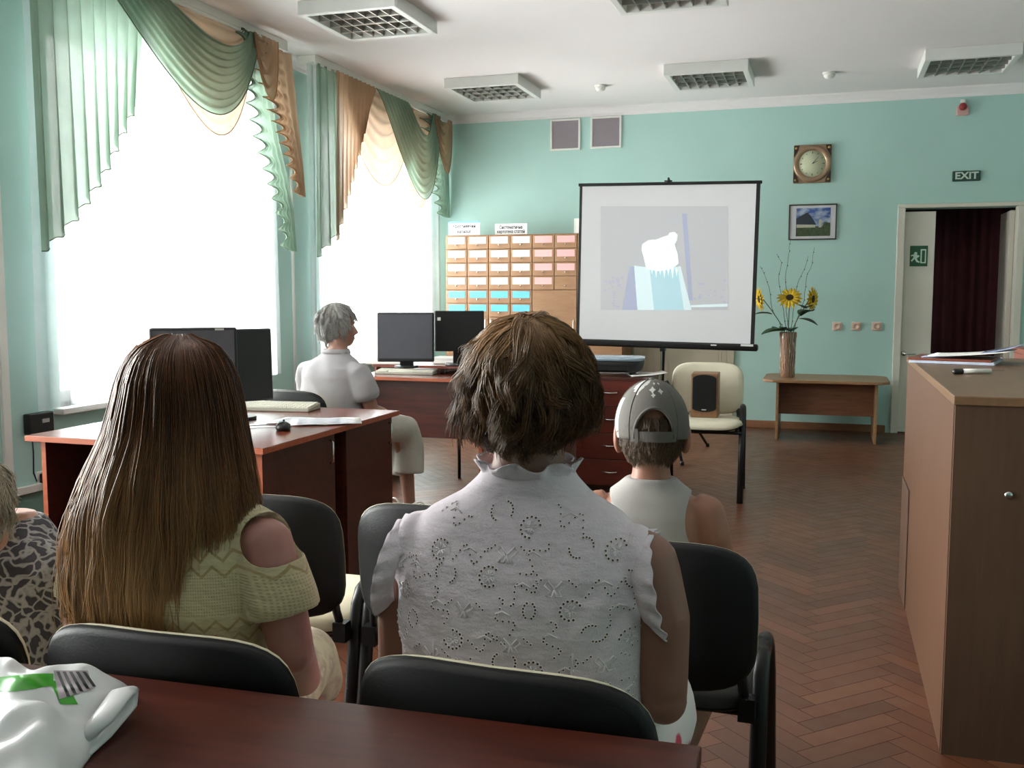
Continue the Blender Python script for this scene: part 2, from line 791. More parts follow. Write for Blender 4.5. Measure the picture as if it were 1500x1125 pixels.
# back wall with the exit doorway
DX0, DX1, DH = 0.62, 1.60, 2.06
m = MB()
m.bb((WALLX, BY, 0), (DX0, BY + 0.22, H))
m.bb((DX1, BY, 0), (RX + 0.2, BY + 0.22, H))
m.bb((DX0, BY, DH), (DX1, BY + 0.22, H))
struct(m.build('wall_back', 'paint_teal'))
m = MB()
m.bb((RX, FRONT - 0.2, 0), (RX + 0.2, BY, H))
struct(m.build('wall_right', 'paint_teal'))
m = MB()
m.bb((WALLX - T, FRONT - 0.2, 0), (RX + 0.2, FRONT, H))
struct(m.build('wall_front', 'paint_teal'))
# the corridor behind the doorway
m = MB()
m.bb((-0.6, BY + 1.9, 0), (3.2, BY + 2.1, H))
m.bb((-0.8, BY + 0.22, 0), (-0.6, BY + 2.1, H))
m.bb((3.2, BY + 0.22, 0), (3.4, BY + 2.1, H))
plain('corridor_paint', '#6d4a4e', 0.8)
struct(m.build('wall_corridor', 'corridor_paint'))

# cornices and baseboards
m = MB()


def cornice(mb, p0, p1, inward):
    p0, p1, iw = Vector(p0), Vector(p1), Vector(inward)
    prof = [(0, 0), (0, -0.085), (0.012, -0.085), (0.014, -0.06), (0.04, -0.03), (0.06, -0.014), (0.062, 0)]
    rings = [[p + iw * a + Vector((0, 0, b)) for a, b in prof] for p in (p0, p1)]
    mb.loft(rings, 0, True, False)


cornice(m, (WALLX, BY, H), (RX, BY, H), (0, -1, 0))
struct(m.build('trim_1', 'paint_ceiling'))
m = MB()
cornice(m, (WALLX, FRONT, H), (WALLX, BY, H), (1, 0, 0))
struct(m.build('trim_2', 'paint_ceiling'))
m = MB()
m.bb((WALLX, BY - 0.02, 0), (-1.86, BY, 0.07))
m.bb((-0.82, BY - 0.02, 0), (DX0 - 0.08, BY, 0.07))
m.bb((DX1 + 0.08, BY - 0.02, 0), (RX, BY, 0.07))
struct(m.build('baseboard_back', 'baseboard_brown', bevel=0.004))
m = MB()
m.bb((WALLX, FRONT, 0), (WALLX + 0.02, BY, 0.07))
struct(m.build('baseboard_left', 'baseboard_brown', bevel=0.004))

# windows: frame, mullions, panes, sill
for i, (a, b) in enumerate(WIN):
    root = empty('window_%d' % (i + 1), (WALLX - 0.2, (a + b) / 2, SILL))
    struct(root)
    w, h = b - a, HEAD - SILL
    f = MB()
    for (y0, y1, z0, z1) in ((-w / 2, -w / 2 + 0.07, 0, h), (w / 2 - 0.07, w / 2, 0, h), (-w / 2, w / 2, 0, 0.07), (-w / 2, w / 2, h - 0.07, h)):
        f.bb((-0.035, y0, z0), (0.035, y1, z1))
    for yc in (-w / 6, w / 6):
        f.bb((-0.03, yc - 0.035, 0.05), (0.03, yc + 0.035, h - 0.05))
    f.build('window_frame', 'paint_white', root, bevel=0.005)
    for c in (-w / 3, 0, w / 3):
        g = MB()
        g.bb((-0.003, c - w / 6 + 0.03, 0.06), (0.003, c + w / 6 - 0.03, h - 0.06))
        g.build('pane', 'glass', root)
    sl = MB()
    sl.bb((-0.14, -w / 2 - 0.06, -0.035), (0.27, w / 2 + 0.06, 0.0))
    sl.build('window_sill', 'paint_white', root, bevel=0.006)

# exit doorway: frame, one closed leaf, the other half open to the corridor
root = struct(empty('door_1', (DX0, BY, 0)))
w = DX1 - DX0
f = MB()
f.bb((-0.035, -0.03, 0), (0.03, 0.10, DH - 0.0005))
f.bb((w - 0.03, -0.03, 0), (w + 0.035, 0.10, DH - 0.0005))
f.bb((-0.035, -0.03, DH + 0.0), (w + 0.035, 0.10, DH + 0.035))
f.build('door_frame', 'paint_pale', root, bevel=0.006)
lf = MB()
lf.bb((0.03, 0.02, 0.01), (0.29, 0.06, DH - 0.03))
leaf = lf.build('door_leaf', 'paint_pale', root, bevel=0.004)
h = MB()
h.tube([(0.06, 0.02, 0.74), (0.06, -0.03, 0.74), (0.10, -0.035, 0.74), (0.16, -0.035, 0.74)], 0.008, 8)
h.lathe([(0.022, 0.0), (0.022, 0.008)], (0.06, 0.012, 0.74), 14, M=Matrix.Rotation(PI / 2, 3, 'X'))
h.build('door_handle', 'chrome', leaf)
op = MB()
op.bb((w - 0.07, 0.10, 0.01), (w - 0.03, 0.62, DH - 0.03))
op.build('door_leaf', 'paint_pale', root, bevel=0.004)

# double door behind the projection screen
root = struct(empty('door_2', (-1.335, BY, 0)))
f = MB()
hw = 0.44
f.bb((-hw - 0.05, -0.035, 0), (-hw + 0.02, 0.0, DH - 0.0205))
f.bb((hw - 0.02, -0.035, 0), (hw + 0.05, 0.0, DH - 0.0205))
f.bb((-hw - 0.05, -0.035, DH - 0.02), (hw + 0.05, 0.0, DH + 0.05))
f.build('door_frame', 'paint_door', root, bevel=0.006)
for (x0, x1) in ((-hw + 0.022, -0.222), (-0.215, hw - 0.022)):
    lf = MB()
    lf.bb((x0, -0.022, 0.01), (x1, -0.002, DH - 0.022))
    for (z0, z1) in ((0.12, 0.78), (0.92, 1.9)):
        lf.bb((x0 + 0.05, -0.028, z0), (x1 - 0.05, -0.02, z1))
        lf.bb((x0 + 0.075, -0.034, z0 + 0.03), (x1 - 0.075, -0.026, z1 - 0.03))
    lf.build('door_leaf', 'paint_door', root, bevel=0.004)

# curtain hanging in the corridor
plain('maroon_cloth', '#5a2a33', 0.9, var=0.2, scale=3)
cb = MB()
cb.grid(lambda u, v: (0.55 + 1.5 * u, BY + 0.75 + 0.05 * math.sin(u * 34) + 0.02 * math.sin(u * 81 + 1), 0.03 + 2.6 * v), 160, 2)
o = cb.build('corridor_curtain', 'maroon_cloth', solid=0.004)
tag(o, 'dark maroon curtain hanging in folds beyond the exit doorway', 'curtain')

# cable trunking and heating pipe on the left wall
m = MB()
m.bb((WALLX, 3.98, 0.29), (WALLX + 0.022, 4.03, H - 0.09))
m.bb((WALLX, 2.0, 0.255), (WALLX + 0.03, 4.6, 0.295))
struct(m.build('trim_3', 'paint_white', bevel=0.003))
m = MB()
m.tube([(WALLX + 0.035, 6.86, 0.02), (WALLX + 0.035, 6.86, 2.98)], 0.012, 10)
struct(m.build('trim_4', 'paint_white'))
m = MB()
m.bb((WALLX, FRONT, 0.07), (WALLX + 0.004, 4.38, 0.255))
m.bb((WALLX, 4.38, 0.07), (WALLX + 0.004, 9.7, 0.255))
struct(m.build('wall_left_dado', 'paint_wall_lower'))

# pelmet boards that carry the curtains
CX = -3.80
PEL = [(3.6, 6.52), (6.93, BY - 0.004)]
for i, (a, b) in enumerate(PEL):
    m = MB()
    m.bb((WALLX + 0.065, a, H - 0.055), (CX + 0.025, b, H))
    m.bb((CX + 0.01, a, H - 0.075), (CX + 0.025, b, H - 0.055))
    struct(m.build('trim_%d' % (5 + i), 'paint_white', bevel=0.004))


# ------------------------------------------------------------------ curtains
def cz(px, py):
    p = at_x(px, py, CX)
    return p[1], p[2]


PZ = H - 0.06


def swag(L0, L1, R0, R1, dt, db, peak, folds, x, mat, parent, bulge=0.05, depth=0.022):
    """draped cloth between the left gather (y L0..L1) and the right gather (R0..R1); dt, db drops of its upper and lower edge"""
    def fn(u, v):
        ya = L1 + (L0 - L1) * v
        yb = R0 + (R1 - R0) * v
        uu = u ** (math.log(0.5) / math.log(peak))
        sh = (4 * uu * (1 - uu))
        sh = sh ** 0.85
        d = dt + (db - dt) * v ** 0.9
        env = math.sin(PI * u) ** 0.6 if 0 < u < 1 else 0
        f = math.sin(2 * PI * folds * v ** 0.85 + 1.2 * math.sin(3 * u))
        y = ya + (yb - ya) * u
        z = PZ - d * sh - 0.010 * f * env
        X = x + bulge * env * (0.4 + 0.6 * v) + depth * f * (0.35 + 0.65 * env)
        return (X, y, z)
    mb = MB()
    mb.grid(fn, 44, folds * 9)
    o = mb.build('swag', mat, parent)
    e = MB()
    e.tube([Vector(fn(i / 44, 1.0)) for i in range(45)], 0.004, 6)
    e.build('hem', 'voile_edge' if 'green' in mat else 'voile_edge_peach', o)
    return o


def jabot(pts, n, x, mat, parent, top=None, depth=0.03, gather=0.5, step=0.6, phase=0.0, ruffle=0.0):
    """pleated tail: pts = [(y, z bottom), ...] along its stepped lower edge; top = (y0, y1) at the pelmet"""
    ysb = [p[0] for p in pts]
    zsb = [p[1] for p in pts]
    t0, t1 = top if top else (ysb[0], ysb[-1])
    def fn(u, v):
        w = u * n
        s = w - math.floor(w)
        # stepped edge: each pleat lies nearly level, then jumps back
        us = (math.floor(w) + (s ** (1 / max(0.05, 1 - step)) if s > 0 else 0)) / n
        zb = np.interp(us, np.linspace(0, 1, len(zsb)), zsb)
        yb = np.interp(u, np.linspace(0, 1, len(ysb)), ysb)
        yt = t0 + (t1 - t0) * u
        tri = math.sin(2 * PI * w + phase)
        y = yt + (yb - yt) * v + 0.35 * depth * math.sin(4 * PI * w + phase + 0.8) * v
        z = PZ + (zb - PZ) * v
        X = x + depth * tri * (gather + (1 - gather) * v) + ruffle * math.sin(v * 40) * v
        return (X, y, z)
    nu = n * 12
    mb = MB()
    mb.grid(fn, nu, 14)
    o = mb.build('jabot', mat, parent)
    e = MB()
    e.tube([Vector(fn(i / nu, 1.0)) for i in range(nu + 1)], 0.0032, 5)
    e.build('hem', 'voile_edge' if 'green' in mat else 'voile_edge_peach', o)
    return o


def cascade(px_in, x, mat, parent, amp=14, width_px=30, mats=None):
    """narrow tail whose free edge is a zigzag ruffle; px_in = list of (px left, px right, py)"""
    rows = len(px_in)
    def edge(t):
        k = t * (rows - 1)
        i = min(int(k), rows - 2)
        f = k - i
        a, b = px_in[i], px_in[i + 1]
        return [a[q] + (b[q] - a[q]) * f for q in range(3)]
    nz = 180
    def fn(u, v):
        l, r, py = edge(v)
        zig = math.sin(v * 2 * PI * amp)
        zag = math.cos(v * 2 * PI * amp)
        l2 = l + (r - l) * 0.36 * (0.5 + 0.5 * zig) * (1 - u)
        y, _ = cz(l2 + (r - l2) * u, py)
        _, z = cz((l + r) / 2, py)
        X = x + 0.014 * math.sin(u * 9 * PI) + 0.022 * zag * (1 - u) ** 2
        return (X, y, min(PZ, z + 0.005 * zag * (1 - u) ** 2))
    mb = MB()
    mb.grid(fn, 30, nz)
    o = mb.build('cascade', mat, parent)
    e = MB()
    e.tube([Vector(fn(0.0, i / nz)) for i in range(nz + 1)], 0.0032, 5)
    e.build('hem', 'voile_edge' if 'green' in mat else 'voile_edge_peach', o)
    return o


def sheer(y0, y1, zb, x, parent, folds, depth=0.022):
    n = int(folds * 8)
    def fn(u, v):
        y = y0 + (y1 - y0) * u
        X = x + depth * math.sin(2 * PI * folds * u) + 0.4 * depth * math.sin(2 * PI * folds * 0.37 * u + 1)
        return (X, y + 0.01 * math.sin(v * 5 + u * 9), PZ + (zb - PZ) * v)
    mb = MB()
    mb.grid(fn, n, 6)
    return mb.build('sheer_panel', 'voile_white', parent)


# window 1
V1 = tag(empty('valance_curtain', (0, 0, 0)), 'green and peach swagged valance over the nearer large window', 'curtain', 'swagged window valances')
pts = [cz(*p) for p in ((52, 368), (78, 345), (103, 318), (122, 290), (140, 262), (155, 232), (168, 202), (182, 172), (192, 155))]
jabot(pts, 9, CX + 0.03, 'voile_green', V1, top=(pts[0][0], 4.95), depth=0.032, step=0.55)
swag(4.42, 5.02, 5.98, 6.08, 0.16, 0.63, 0.60, 9, CX + 0.055, 'voile_green', V1, bulge=0.07, depth=0.016)
swag(4.7, 4.9, 6.02, 6.15, 0.0, 0.72, 0.66, 7, CX - 0.02, 'voile_peach', V1, bulge=0.02, depth=0.012)
cascade([(340, 362, 38), (345, 376, 90), (352, 392, 140), (365, 402, 200), (383, 415, 258), (400, 424, 310), (410, 428, 368)], CX + 0.03, 'voile_green', V1, 15)
cascade([(352, 416, 68), (362, 420, 110), (378, 424, 160), (395, 428, 200), (410, 432, 240), (424, 436, 288)], CX + 0.06, 'voile_peach', V1, 13)
swag(6.0, 6.02, 6.08, 6.3, 0.02, 0.42, 0.45, 4, CX + 0.075, 'voile_peach', V1, bulge=0.03, depth=0.012)
S1 = tag(empty('sheer_curtain', (0, 0, 0)), 'white sheer curtain across the nearer large window', 'curtain', 'white sheer curtains')
sheer(4.10, 6.50, 0.70, CX - 0.07, S1, 15)

# window 2
V2 = tag(empty('valance_curtain', (0, 0, 0)), 'green and peach swagged valance over the farther window by the corner', 'curtain', 'swagged window valances')
pts = [cz(*p) for p in ((460, 376), (474, 360), (488, 345), (497, 322))]
jabot(pts, 3, CX + 0.02, 'voile_green', V2, top=(6.95, 7.28), depth=0.03, step=0.5)
pts = [cz(*p) for p in ((484, 352), (496, 310), (505, 275), (514, 240), (521, 205), (527, 185))]
jabot(pts, 9, CX + 0.05, 'voile_peach', V2, top=(7.22, 7.95), depth=0.022, step=0.35)
swag(7.35, 7.95, 8.5, 8.9, 0.0, 0.80, 0.50, 7, CX - 0.02, 'voile_peach', V2, bulge=0.03, depth=0.014)
swag(7.95, 8.62, 9.22, 9.42, 0.24, 0.86, 0.60, 9, CX + 0.05, 'voile_green', V2, bulge=0.06, depth=0.016)
swag(9.25, 9.3, 9.6, 9.72, 0.05, 0.55, 0.5, 5, CX + 0.06, 'voile_peach', V2, bulge=0.03, depth=0.012)
swag(8.4, 8.6, 9.3, 9.4, 0.0, 0.92, 0.62, 5, CX - 0.03, 'voile_peach', V2, bulge=0.02, depth=0.012)
cascade([(612, 652, 172), (615, 653, 210), (620, 654, 240), (628, 655, 275), (640, 656, 318)], CX + 0.02, 'voile_green', V2, 12)
S2 = tag(empty('sheer_curtain', (0, 0, 0)), 'white sheer curtain across the farther window by the corner', 'curtain', 'white sheer curtains')
sheer(6.95, 9.70, 0.70, CX - 0.07, S2, 17)

# ------------------------------------------------------------------ ceiling and wall fittings
def ceiling_light(x, y, label):
    root = tag(empty('ceiling_light', (x, y, H)), label, 'ceiling light', 'square louvred ceiling lights')
    a, b, d = 0.33, 0.345, 0.085
    m = MB()
    for (x0, x1, y0, y1) in ((-a, a, -b, -b + 0.045), (-a, a, b - 0.045, b), (-a, -a + 0.045, -b + 0.045, b - 0.045), (a - 0.045, a, -b + 0.045, b - 0.045)):
        m.bb((x0, y0, -d), (x1, y1, 0))
    m.bb((-a + 0.045, -b + 0.045, -0.012), (a - 0.045, b - 0.045, -0.001))
    m.build('housing', 'white_metal', root, bevel=0.004)
    g = MB()
    for i in range(1, 4):                                  # troughs run along x, one per tube
        yy = -b + 0.045 + i * (2 * b - 0.09) / 4
        g.loft([[(xx, yy - 0.012, -0.02), (xx, yy + 0.012, -0.02), (xx, yy + 0.004, -d + 0.006), (xx, yy - 0.004, -d + 0.006)] for xx in (-a + 0.045, a - 0.045)], smooth=False)
    for i in range(1, 7):
        xx = -a + 0.045 + i * (2 * a - 0.09) / 7
        g.loft([[(xx - 0.003, yy, -d + 0.008), (xx + 0.003, yy, -d + 0.008), (xx + 0.008, yy, -0.045), (xx - 0.008, yy, -0.045)] for yy in (-b + 0.046, b - 0.046)], smooth=False)
    g.build('louvre', 'louvre', root)
    r = MB()
    r.bb((-a + 0.046, -b + 0.046, -0.02), (a - 0.046, b - 0.046, -0.013))
    r.build('reflector', 'mirror', root)
    for i in range(4):
        yy = -b + 0.045 + (i + 0.5) * (2 * b - 0.09) / 4
        t = MB()
        t.tube([(-a + 0.06, yy, -0.036), (a - 0.06, yy, -0.036)], 0.012, 10)
        t.build('tube', 'tube_white', root)
    return root


ceiling_light(-2.87, 6.00, 'square louvred ceiling light over the nearer window and desk')
ceiling_light(-2.83, 8.38, 'square louvred ceiling light nearest the far window corner')
ceiling_light(-0.95, 5.93, 'square louvred ceiling light cut off by the top edge of the picture')
ceiling_light(-0.97, 8.42, 'square louvred ceiling light between the two smoke detectors')
ceiling_light(0.97, 8.50, 'square louvred ceiling light above the exit sign and red alarm')


def smoke_detector(x, y, label):
    root = tag(empty('smoke_detector', (x, y, H)), label, 'smoke detector', 'ceiling smoke detectors')
    m = MB()
    m.lathe([(0.055, 0.0), (0.055, -0.012), (0.05, -0.016)], n=24)
    m.build('base', 'white_plastic', root)
    m = MB()
    m.lathe([(0.045, -0.016), (0.046, -0.03), (0.034, -0.046), (0.02, -0.052), (0.004, -0.054)], n=24)
    m.build('sensor_cap', 'white_plastic', root)


smoke_detector(-1.955, 8.72, 'white smoke detector on the ceiling above the wall vents')
smoke_detector(-0.04, 8.78, 'white smoke detector on the ceiling above the clock')


def vent(px0, px1, label):
    p0, p1 = at_y(px0[0], px0[1], BY), at_y(px1[0], px1[1], BY)
    cx, cz_ = (p0[0] + p1[0]) / 2, (p0[2] + p1[2]) / 2
    w = 0.155
    root = tag(empty('vent_grille', (cx, BY, cz_)), label, 'vent', 'ventilation grilles on the far wall')
    m = MB()
    for (a, b, c, d) in ((-w, w, w - 0.02, w), (-w, w, -w, -w + 0.02), (-w, -w + 0.02, -w + 0.02, w - 0.02), (w - 0.02, w, -w + 0.02, w - 0.02)):
        m.bb((a, -0.018, c), (b, -0.001, d))
    m.build('frame', 'paint_white', root, bevel=0.002)
    m = MB()
    m.bb((-w + 0.02, -0.008, -w + 0.02), (w - 0.02, -0.002, w - 0.02))
    for i in range(1, 24):
        t = -w + 0.02 + i * (2 * w - 0.04) / 24
        m.bb((t - 0.0015, -0.012, -w + 0.02), (t + 0.0015, -0.008, w - 0.02))
        m.bb((-w + 0.02, -0.0125, t - 0.0015), (w - 0.02, -0.009, t + 0.0015))
    m.build('grille', 'mesh_grey', root)


vent((807, 175), (850, 220), 'square ventilation grille nearer the window corner')
vent((866, 171), (910, 217), 'square ventilation grille above the projection screen')

# red fire alarm
root = tag(empty('fire_alarm', (1.09, BY, 2.92)), 'small red and white alarm sounder high above the exit sign', 'alarm')
m = MB()
m.bb((-0.05, -0.03, -0.06), (0.05, -0.001, 0.02))
m.build('base', plain('alarm_pink', '#c9a09a', 0.5), root, bevel=0.008)
m = MB()
m.ell((0, -0.035, 0.015), (0.034, 0.035, 0.034))
m.build('lamp_dome', 'red_alarm', root)
m = MB()
m.bb((-0.02, -0.02, 0.05), (0.02, -0.001, 0.08))
m.build('cable_cap', 'white_plastic', root, bevel=0.004)

# exit sign
p0, p1 = at_y(1397, 251, BY), at_y(1434, 265, BY)
cx, cz_ = (p0[0] + p1[0]) / 2, (p0[2] + p1[2]) / 2
root = tag(empty('exit_sign', (cx, BY, cz_)), 'dark green sign reading EXIT on the wall above the doorway', 'sign')
m = MB()
m.bb((-0.115, -0.022, -0.045), (0.115, -0.001, 0.045))
m.build('plate', 'sign_dark', root, bevel=0.006)
text('lettering', 'EXIT', 0.085, 'sign_glow', (0, -0.0235, 0.0), (PI / 2, 0, 0), root, 0.001, width=0.19, bold=0.0025)

# running-man exit pictogram on the door leaf
p0, p1 = at_y(1334, 360, BY), at_y(1358, 390, BY)
cx, cz_ = (p0[0] + p1[0]) / 2, (p0[2] + p1[2]) / 2
root = tag(empty('exit_pictogram_sign', (cx, BY + 0.019, cz_)), 'green running man sign on the pale door leaf', 'sign')
m = MB()
m.bb((-0.075, -0.004, -0.093), (0.075, -0.0005, 0.093))
m.build('plate', 'sign_green', root)
m = MB()
ux, uy = (1, 0, 0), (0, 0, 1)
m.prism([(0.015, -0.065), (0.062, -0.065), (0.062, 0.062), (0.015, 0.062)], (0, -0.0042, 0), ux, uy, 0.0008)
m.prism([(0.026, -0.055), (0.052, -0.055), (0.052, 0.05), (0.026, 0.05)], (0, -0.0051, 0), ux, uy, 0.0008, 1)
for poly in ([(-0.03, 0.038), (-0.016, 0.034), (-0.012, 0.02), (-0.022, 0.01), (-0.036, 0.012), (-0.041, 0.026)],
             [(-0.02, 0.012), (0.006, 0.004), (0.004, -0.006), (-0.016, -0.02), (-0.006, -0.042), (0.01, -0.05), (0.008, -0.062), (-0.018, -0.054), (-0.034, -0.026), (-0.056, -0.05), (-0.066, -0.042), (-0.044, -0.012), (-0.05, 0.004), (-0.064, -0.004), (-0.066, 0.008), (-0.044, 0.016)]):
    m.prism(poly, (0, -0.0042, 0), ux, uy, 0.0008)
m.build('pictogram', ['sign_glow', 'sign_green'], root)

# wall clock
p0, p1 = at_y(1163, 213, BY), at_y(1217, 268, BY)
cx, cz_ = (p0[0] + p1[0]) / 2, (p0[2] + p1[2]) / 2
plain('clock_bronze', '#9a8068', 0.35, 0.5, var=0.08)
plain('clock_dark', '#3b2420', 0.4, var=0.1)
plain('clock_face', '#c3c7a8', 0.6)
root = tag(empty('wall_clock', (cx, BY, cz_)), 'square bronze and brown wall clock with a round cream dial', 'clock')
m = MB()
m.bb((-0.168, -0.028, -0.175), (0.168, -0.001, 0.175))
m.build('case', 'clock_bronze', root, bevel=0.008)
for sx in (-1, 1):
    for sz in (-1, 1):
        c = MB()
        poly = [(0.165, 0.17), (0.165, 0.06), (0.15, 0.09), (0.128, 0.125), (0.115, 0.17)]
        pl = [(sx * a, sz * b) for a, b in poly]
        if sx * sz < 0:
            pl = pl[::-1]
        c.prism(pl[::-1], (0, -0.028, 0), ux, uy, 0.006)
        co = c.build('corner_plate', 'clock_dark', root)
        s = MB()
        s.lathe([(0.012, 0), (0.012, 0.004), (0.004, 0.008)], (sx * 0.146, -0.034, sz * 0.145), 14, M=Matrix.Rotation(PI / 2, 3, 'X'))
        s.build('stud', 'brass', co)
m = MB()
MX = Matrix.Rotation(PI / 2, 3, 'X')
m.lathe([(0.168, 0.0), (0.168, 0.010), (0.155, 0.018), (0.125, 0.014), (0.12, 0.006)], (0, -0.028, 0), 48, M=MX)
m.build('bezel', 'clock_bronze', root)
m = MB()
m.lathe([(0.122, 0.0), (0.122, 0.004)], (0, -0.031, 0), 48, M=MX)
fc = m.build('dial', 'clock_face', root)
for k in range(12):
    t = k * PI / 6
    r = 0.1
    m = MB()
    m.box((r * math.sin(t), -0.036, r * math.cos(t)), (0.006, 0.002, 0.018 if k % 3 == 0 else 0.01), rot=Matrix.Rotation(t, 3, 'Y'))
    m.build('hour_mark', 'ink', fc)
for (ang, ln, w_) in ((math.radians(64), 0.055, 0.008), (math.radians(42), 0.085, 0.006)):
    m = MB()
    dx, dz = math.sin(ang), math.cos(ang)
    px_, pz_ = dz * w_ / 2, -dx * w_ / 2
    m.prism([(-px_, -pz_), (px_, pz_), (dx * ln + px_ * 0.4, dz * ln + pz_ * 0.4), (dx * ln - px_ * 0.4, dz * ln - pz_ * 0.4)], (0, -0.0375, 0), ux, uy, 0.0015)
    m.build('hand', 'ink', fc)

# framed picture: an old house under a blue sky
p0, p1 = at_y(1156, 300, BY), at_y(1225, 351, BY)
cx, cz_ = (p0[0] + p1[0]) / 2, (p0[2] + p1[2]) / 2
hw, hh = (p1[0] - p0[0]) / 2, (p0[2] - p1[2]) / 2
root = tag(empty('framed_picture', (cx, BY, cz_)), 'framed photograph of a dark roofed house under blue sky, below the clock', 'picture')
m = MB()
t = 0.012
for (a, b, c, d) in ((-hw, hw, hh - t, hh), (-hw, hw, -hh, -hh + t), (-hw, -hw + t, -hh + t, hh - t), (hw - t, hw, -hh + t, hh - t)):
    m.bb((a, -0.018, c), (b, -0.001, d))
m.build('frame', plain('frame_dark', '#3a342c', 0.4), root, bevel=0.002)
m = MB()
m.bb((-hw + t, -0.008, -hh + t), (hw - t, -0.002, hh - t))
m.build('mat_board', plain('mount', '#c9c8cc', 0.7), root)
k = NT('print_sky')
k.l(k.ramp(k.noise(k.coord((6, 6, 9)), 1.6, 4), [(0.42, '#33518e'), (0.62, '#aab4c4')]), k.b.inputs['Base Color'])
MATS['print_sky'] = k.m
plain('print_roof', '#26303a', 0.6)
plain('print_wall', '#b0ad98', 0.6)
plain('print_green', '#3c4a2e', 0.6, var=0.4, scale=60)
m = MB()
pw, ph = hw - 0.062, hh - 0.035
oo = (0.005, -0.0085, 0.0)
m.prism([(-pw, -ph), (pw, -ph), (pw, ph), (-pw, ph)], oo, ux, uy, 0.0006, 0)
m.prism([(-pw, -ph), (pw, -ph), (pw, -0.045), (-pw, -0.03)], (0.005, -0.0092, 0), ux, uy, 0.0004, 3)
m.prism([(-pw + 0.005, -0.05), (0.02, -0.05), (0.02, -0.012), (-pw + 0.005, -0.005)], (0.005, -0.0097, 0), ux, uy, 0.0004, 2)
m.prism([(-pw, -0.02), (0.03, -0.025), (-0.025, 0.06), (-0.055, 0.09), (-pw, 0.035)], (0.005, -0.0102, 0), ux, uy, 0.0004, 1)
m.prism([(0.05, -0.05), (0.075, -0.05), (0.075, 0.015), (0.062, 0.03), (0.05, 0.015)], (0.005, -0.0097, 0), ux, uy, 0.0004, 2)
m.prism([(0.075, -0.06), (pw, -0.06), (pw, -0.01), (0.1, 0.0)], (0.005, -0.0102, 0), ux, uy, 0.0004, 3)
m.build('print', ['print_sky', 'print_roof', 'print_wall', 'print_green'], root)

# wall sockets
for px, lab in ((1226, 'pinkish wall socket nearest the sunflower vase, first of three'), (1254, 'pinkish wall socket in the middle of the three'), (1284, 'pinkish wall socket nearest the exit doorway, last of three')):
    p = at_y(px, 478, BY)
    root = tag(empty('wall_socket', (p[0], BY, p[2])), lab, 'socket', 'wall sockets in a row')
    m = MB()
    m.bb((-0.042, -0.014, -0.04), (0.042, -0.001, 0.04))
    m.build('plate', 'socket_plastic', root, bevel=0.006)
    m = MB()
    m.lathe([(0.03, 0.0), (0.03, 0.006), (0.024, 0.007), (0.022, 0.002)], (0, -0.014, 0), 24, M=MX)
    m.build('socket_face', 'socket_plastic', root)

# ------------------------------------------------------------------ card catalogue
CF = 9.30
p0, p1 = at_y(652, 345, CF), at_y(652, 477, CF)
cx0 = p0[0]
cztop = p0[2]
PW_, PH_ = (at_y(845, 342, CF)[0] - cx0) / 6.02, (p0[2] - p1[2]) / 6.75
cw = PW_ * 8 + 0.02
root = tag(empty('card_catalogue_cabinet', (cx0, CF, 0)), 'light wooden card catalogue with rows of small labelled drawers', 'cabinet')
m = MB()
m.bb((0, 0.012, 0.06), (cw, 0.44, cztop))
m.bb((0.03, 0.04, 0.0), (cw - 0.03, 0.42, 0.06))
m.build('body', 'beech', root, bevel=0.002)
proto = None
lab_me = {}
for c in range(8):
    for r in range(6):
        if c >= 4 and r >= 4:
            continue
        x = 0.01 + PW_ * (c + 0.5)
        z = cztop - 0.008 - PH_ * (r + 0.5)
        kind = 'label_blue' if r >= 4 else ('label_pink' if c >= 4 else 'label_white')
        if proto is None:
            d = MB()
            d.bb((-PW_ / 2 + 0.003, -0.006, -PH_ / 2 + 0.003), (PW_ / 2 - 0.003, 0.014, PH_ / 2 - 0.003))
            proto = d.build('drawer', 'beech_drawer', root, bevel=0.003)
            kb = MB()
            kb.lathe([(0.004, 0.0), (0.004, 0.010), (0.0085, 0.014), (0.008, 0.022), (0.003, 0.025)], (0, -0.006, -0.026), 12, M=MX)
            pk = kb.build('knob', 'chrome', proto)
            dr = proto
        else:
            dr = proto.copy()
            COL.objects.link(dr)
            dr.parent = root
            kn = pk.copy()
            COL.objects.link(kn)
            kn.parent = dr
        dr.location = (x, 0, z)
        if c == 5 and r == 3:
            continue
        if kind not in lab_me:
            l_ = MB()
            l_.bb((-PW_ * 0.39, -0.0085, -0.012), (PW_ * 0.39, -0.006, PH_ * 0.40))
            l_.bb((-0.035, -0.0088, 0.020), (0.03, -0.0085, 0.0225), 1)
            l_.bb((-0.04, -0.0088, 0.011), (0.036, -0.0085, 0.0135), 1)
            lo = l_.build('label_card', [kind, {'label_white': 'ink_faint', 'label_pink': 'label_pink', 'label_blue': 'label_blue'}[kind] if 'ink_faint' in MATS else kind], dr)
            lab_me[kind] = lo.data
        else:
            lo = bpy.data.objects.new('label_card', lab_me[kind])
            COL.objects.link(lo)
            lo.parent = dr
for i in range(4):                                          # doors below the drawers
    z1 = cztop - 0.008 - PH_ * 6 - 0.004
    m = MB()
    m.bb((0.01 + PW_ * 2 * i + 0.003, -0.006, 0.07), (0.01 + PW_ * 2 * (i + 1) - 0.003, 0.014, z1 if i < 2 else cztop - 0.008 - PH_ * 4 - 0.004))
    d = m.build('door', 'beech_drawer', root, bevel=0.003)
    xx = 0.01 + PW_ * 2 * (i + (1 if i % 2 == 0 else 0)) + (-0.03 if i % 2 == 0 else 0.03)
    m = MB()
    m.tube([(xx, -0.006, z1 - 0.12), (xx, -0.03, z1 - 0.11), (xx, -0.03, z1 - 0.03), (xx, -0.006, z1 - 0.02)], 0.006, 8)
    m.build('handle', 'white_plastic', d)
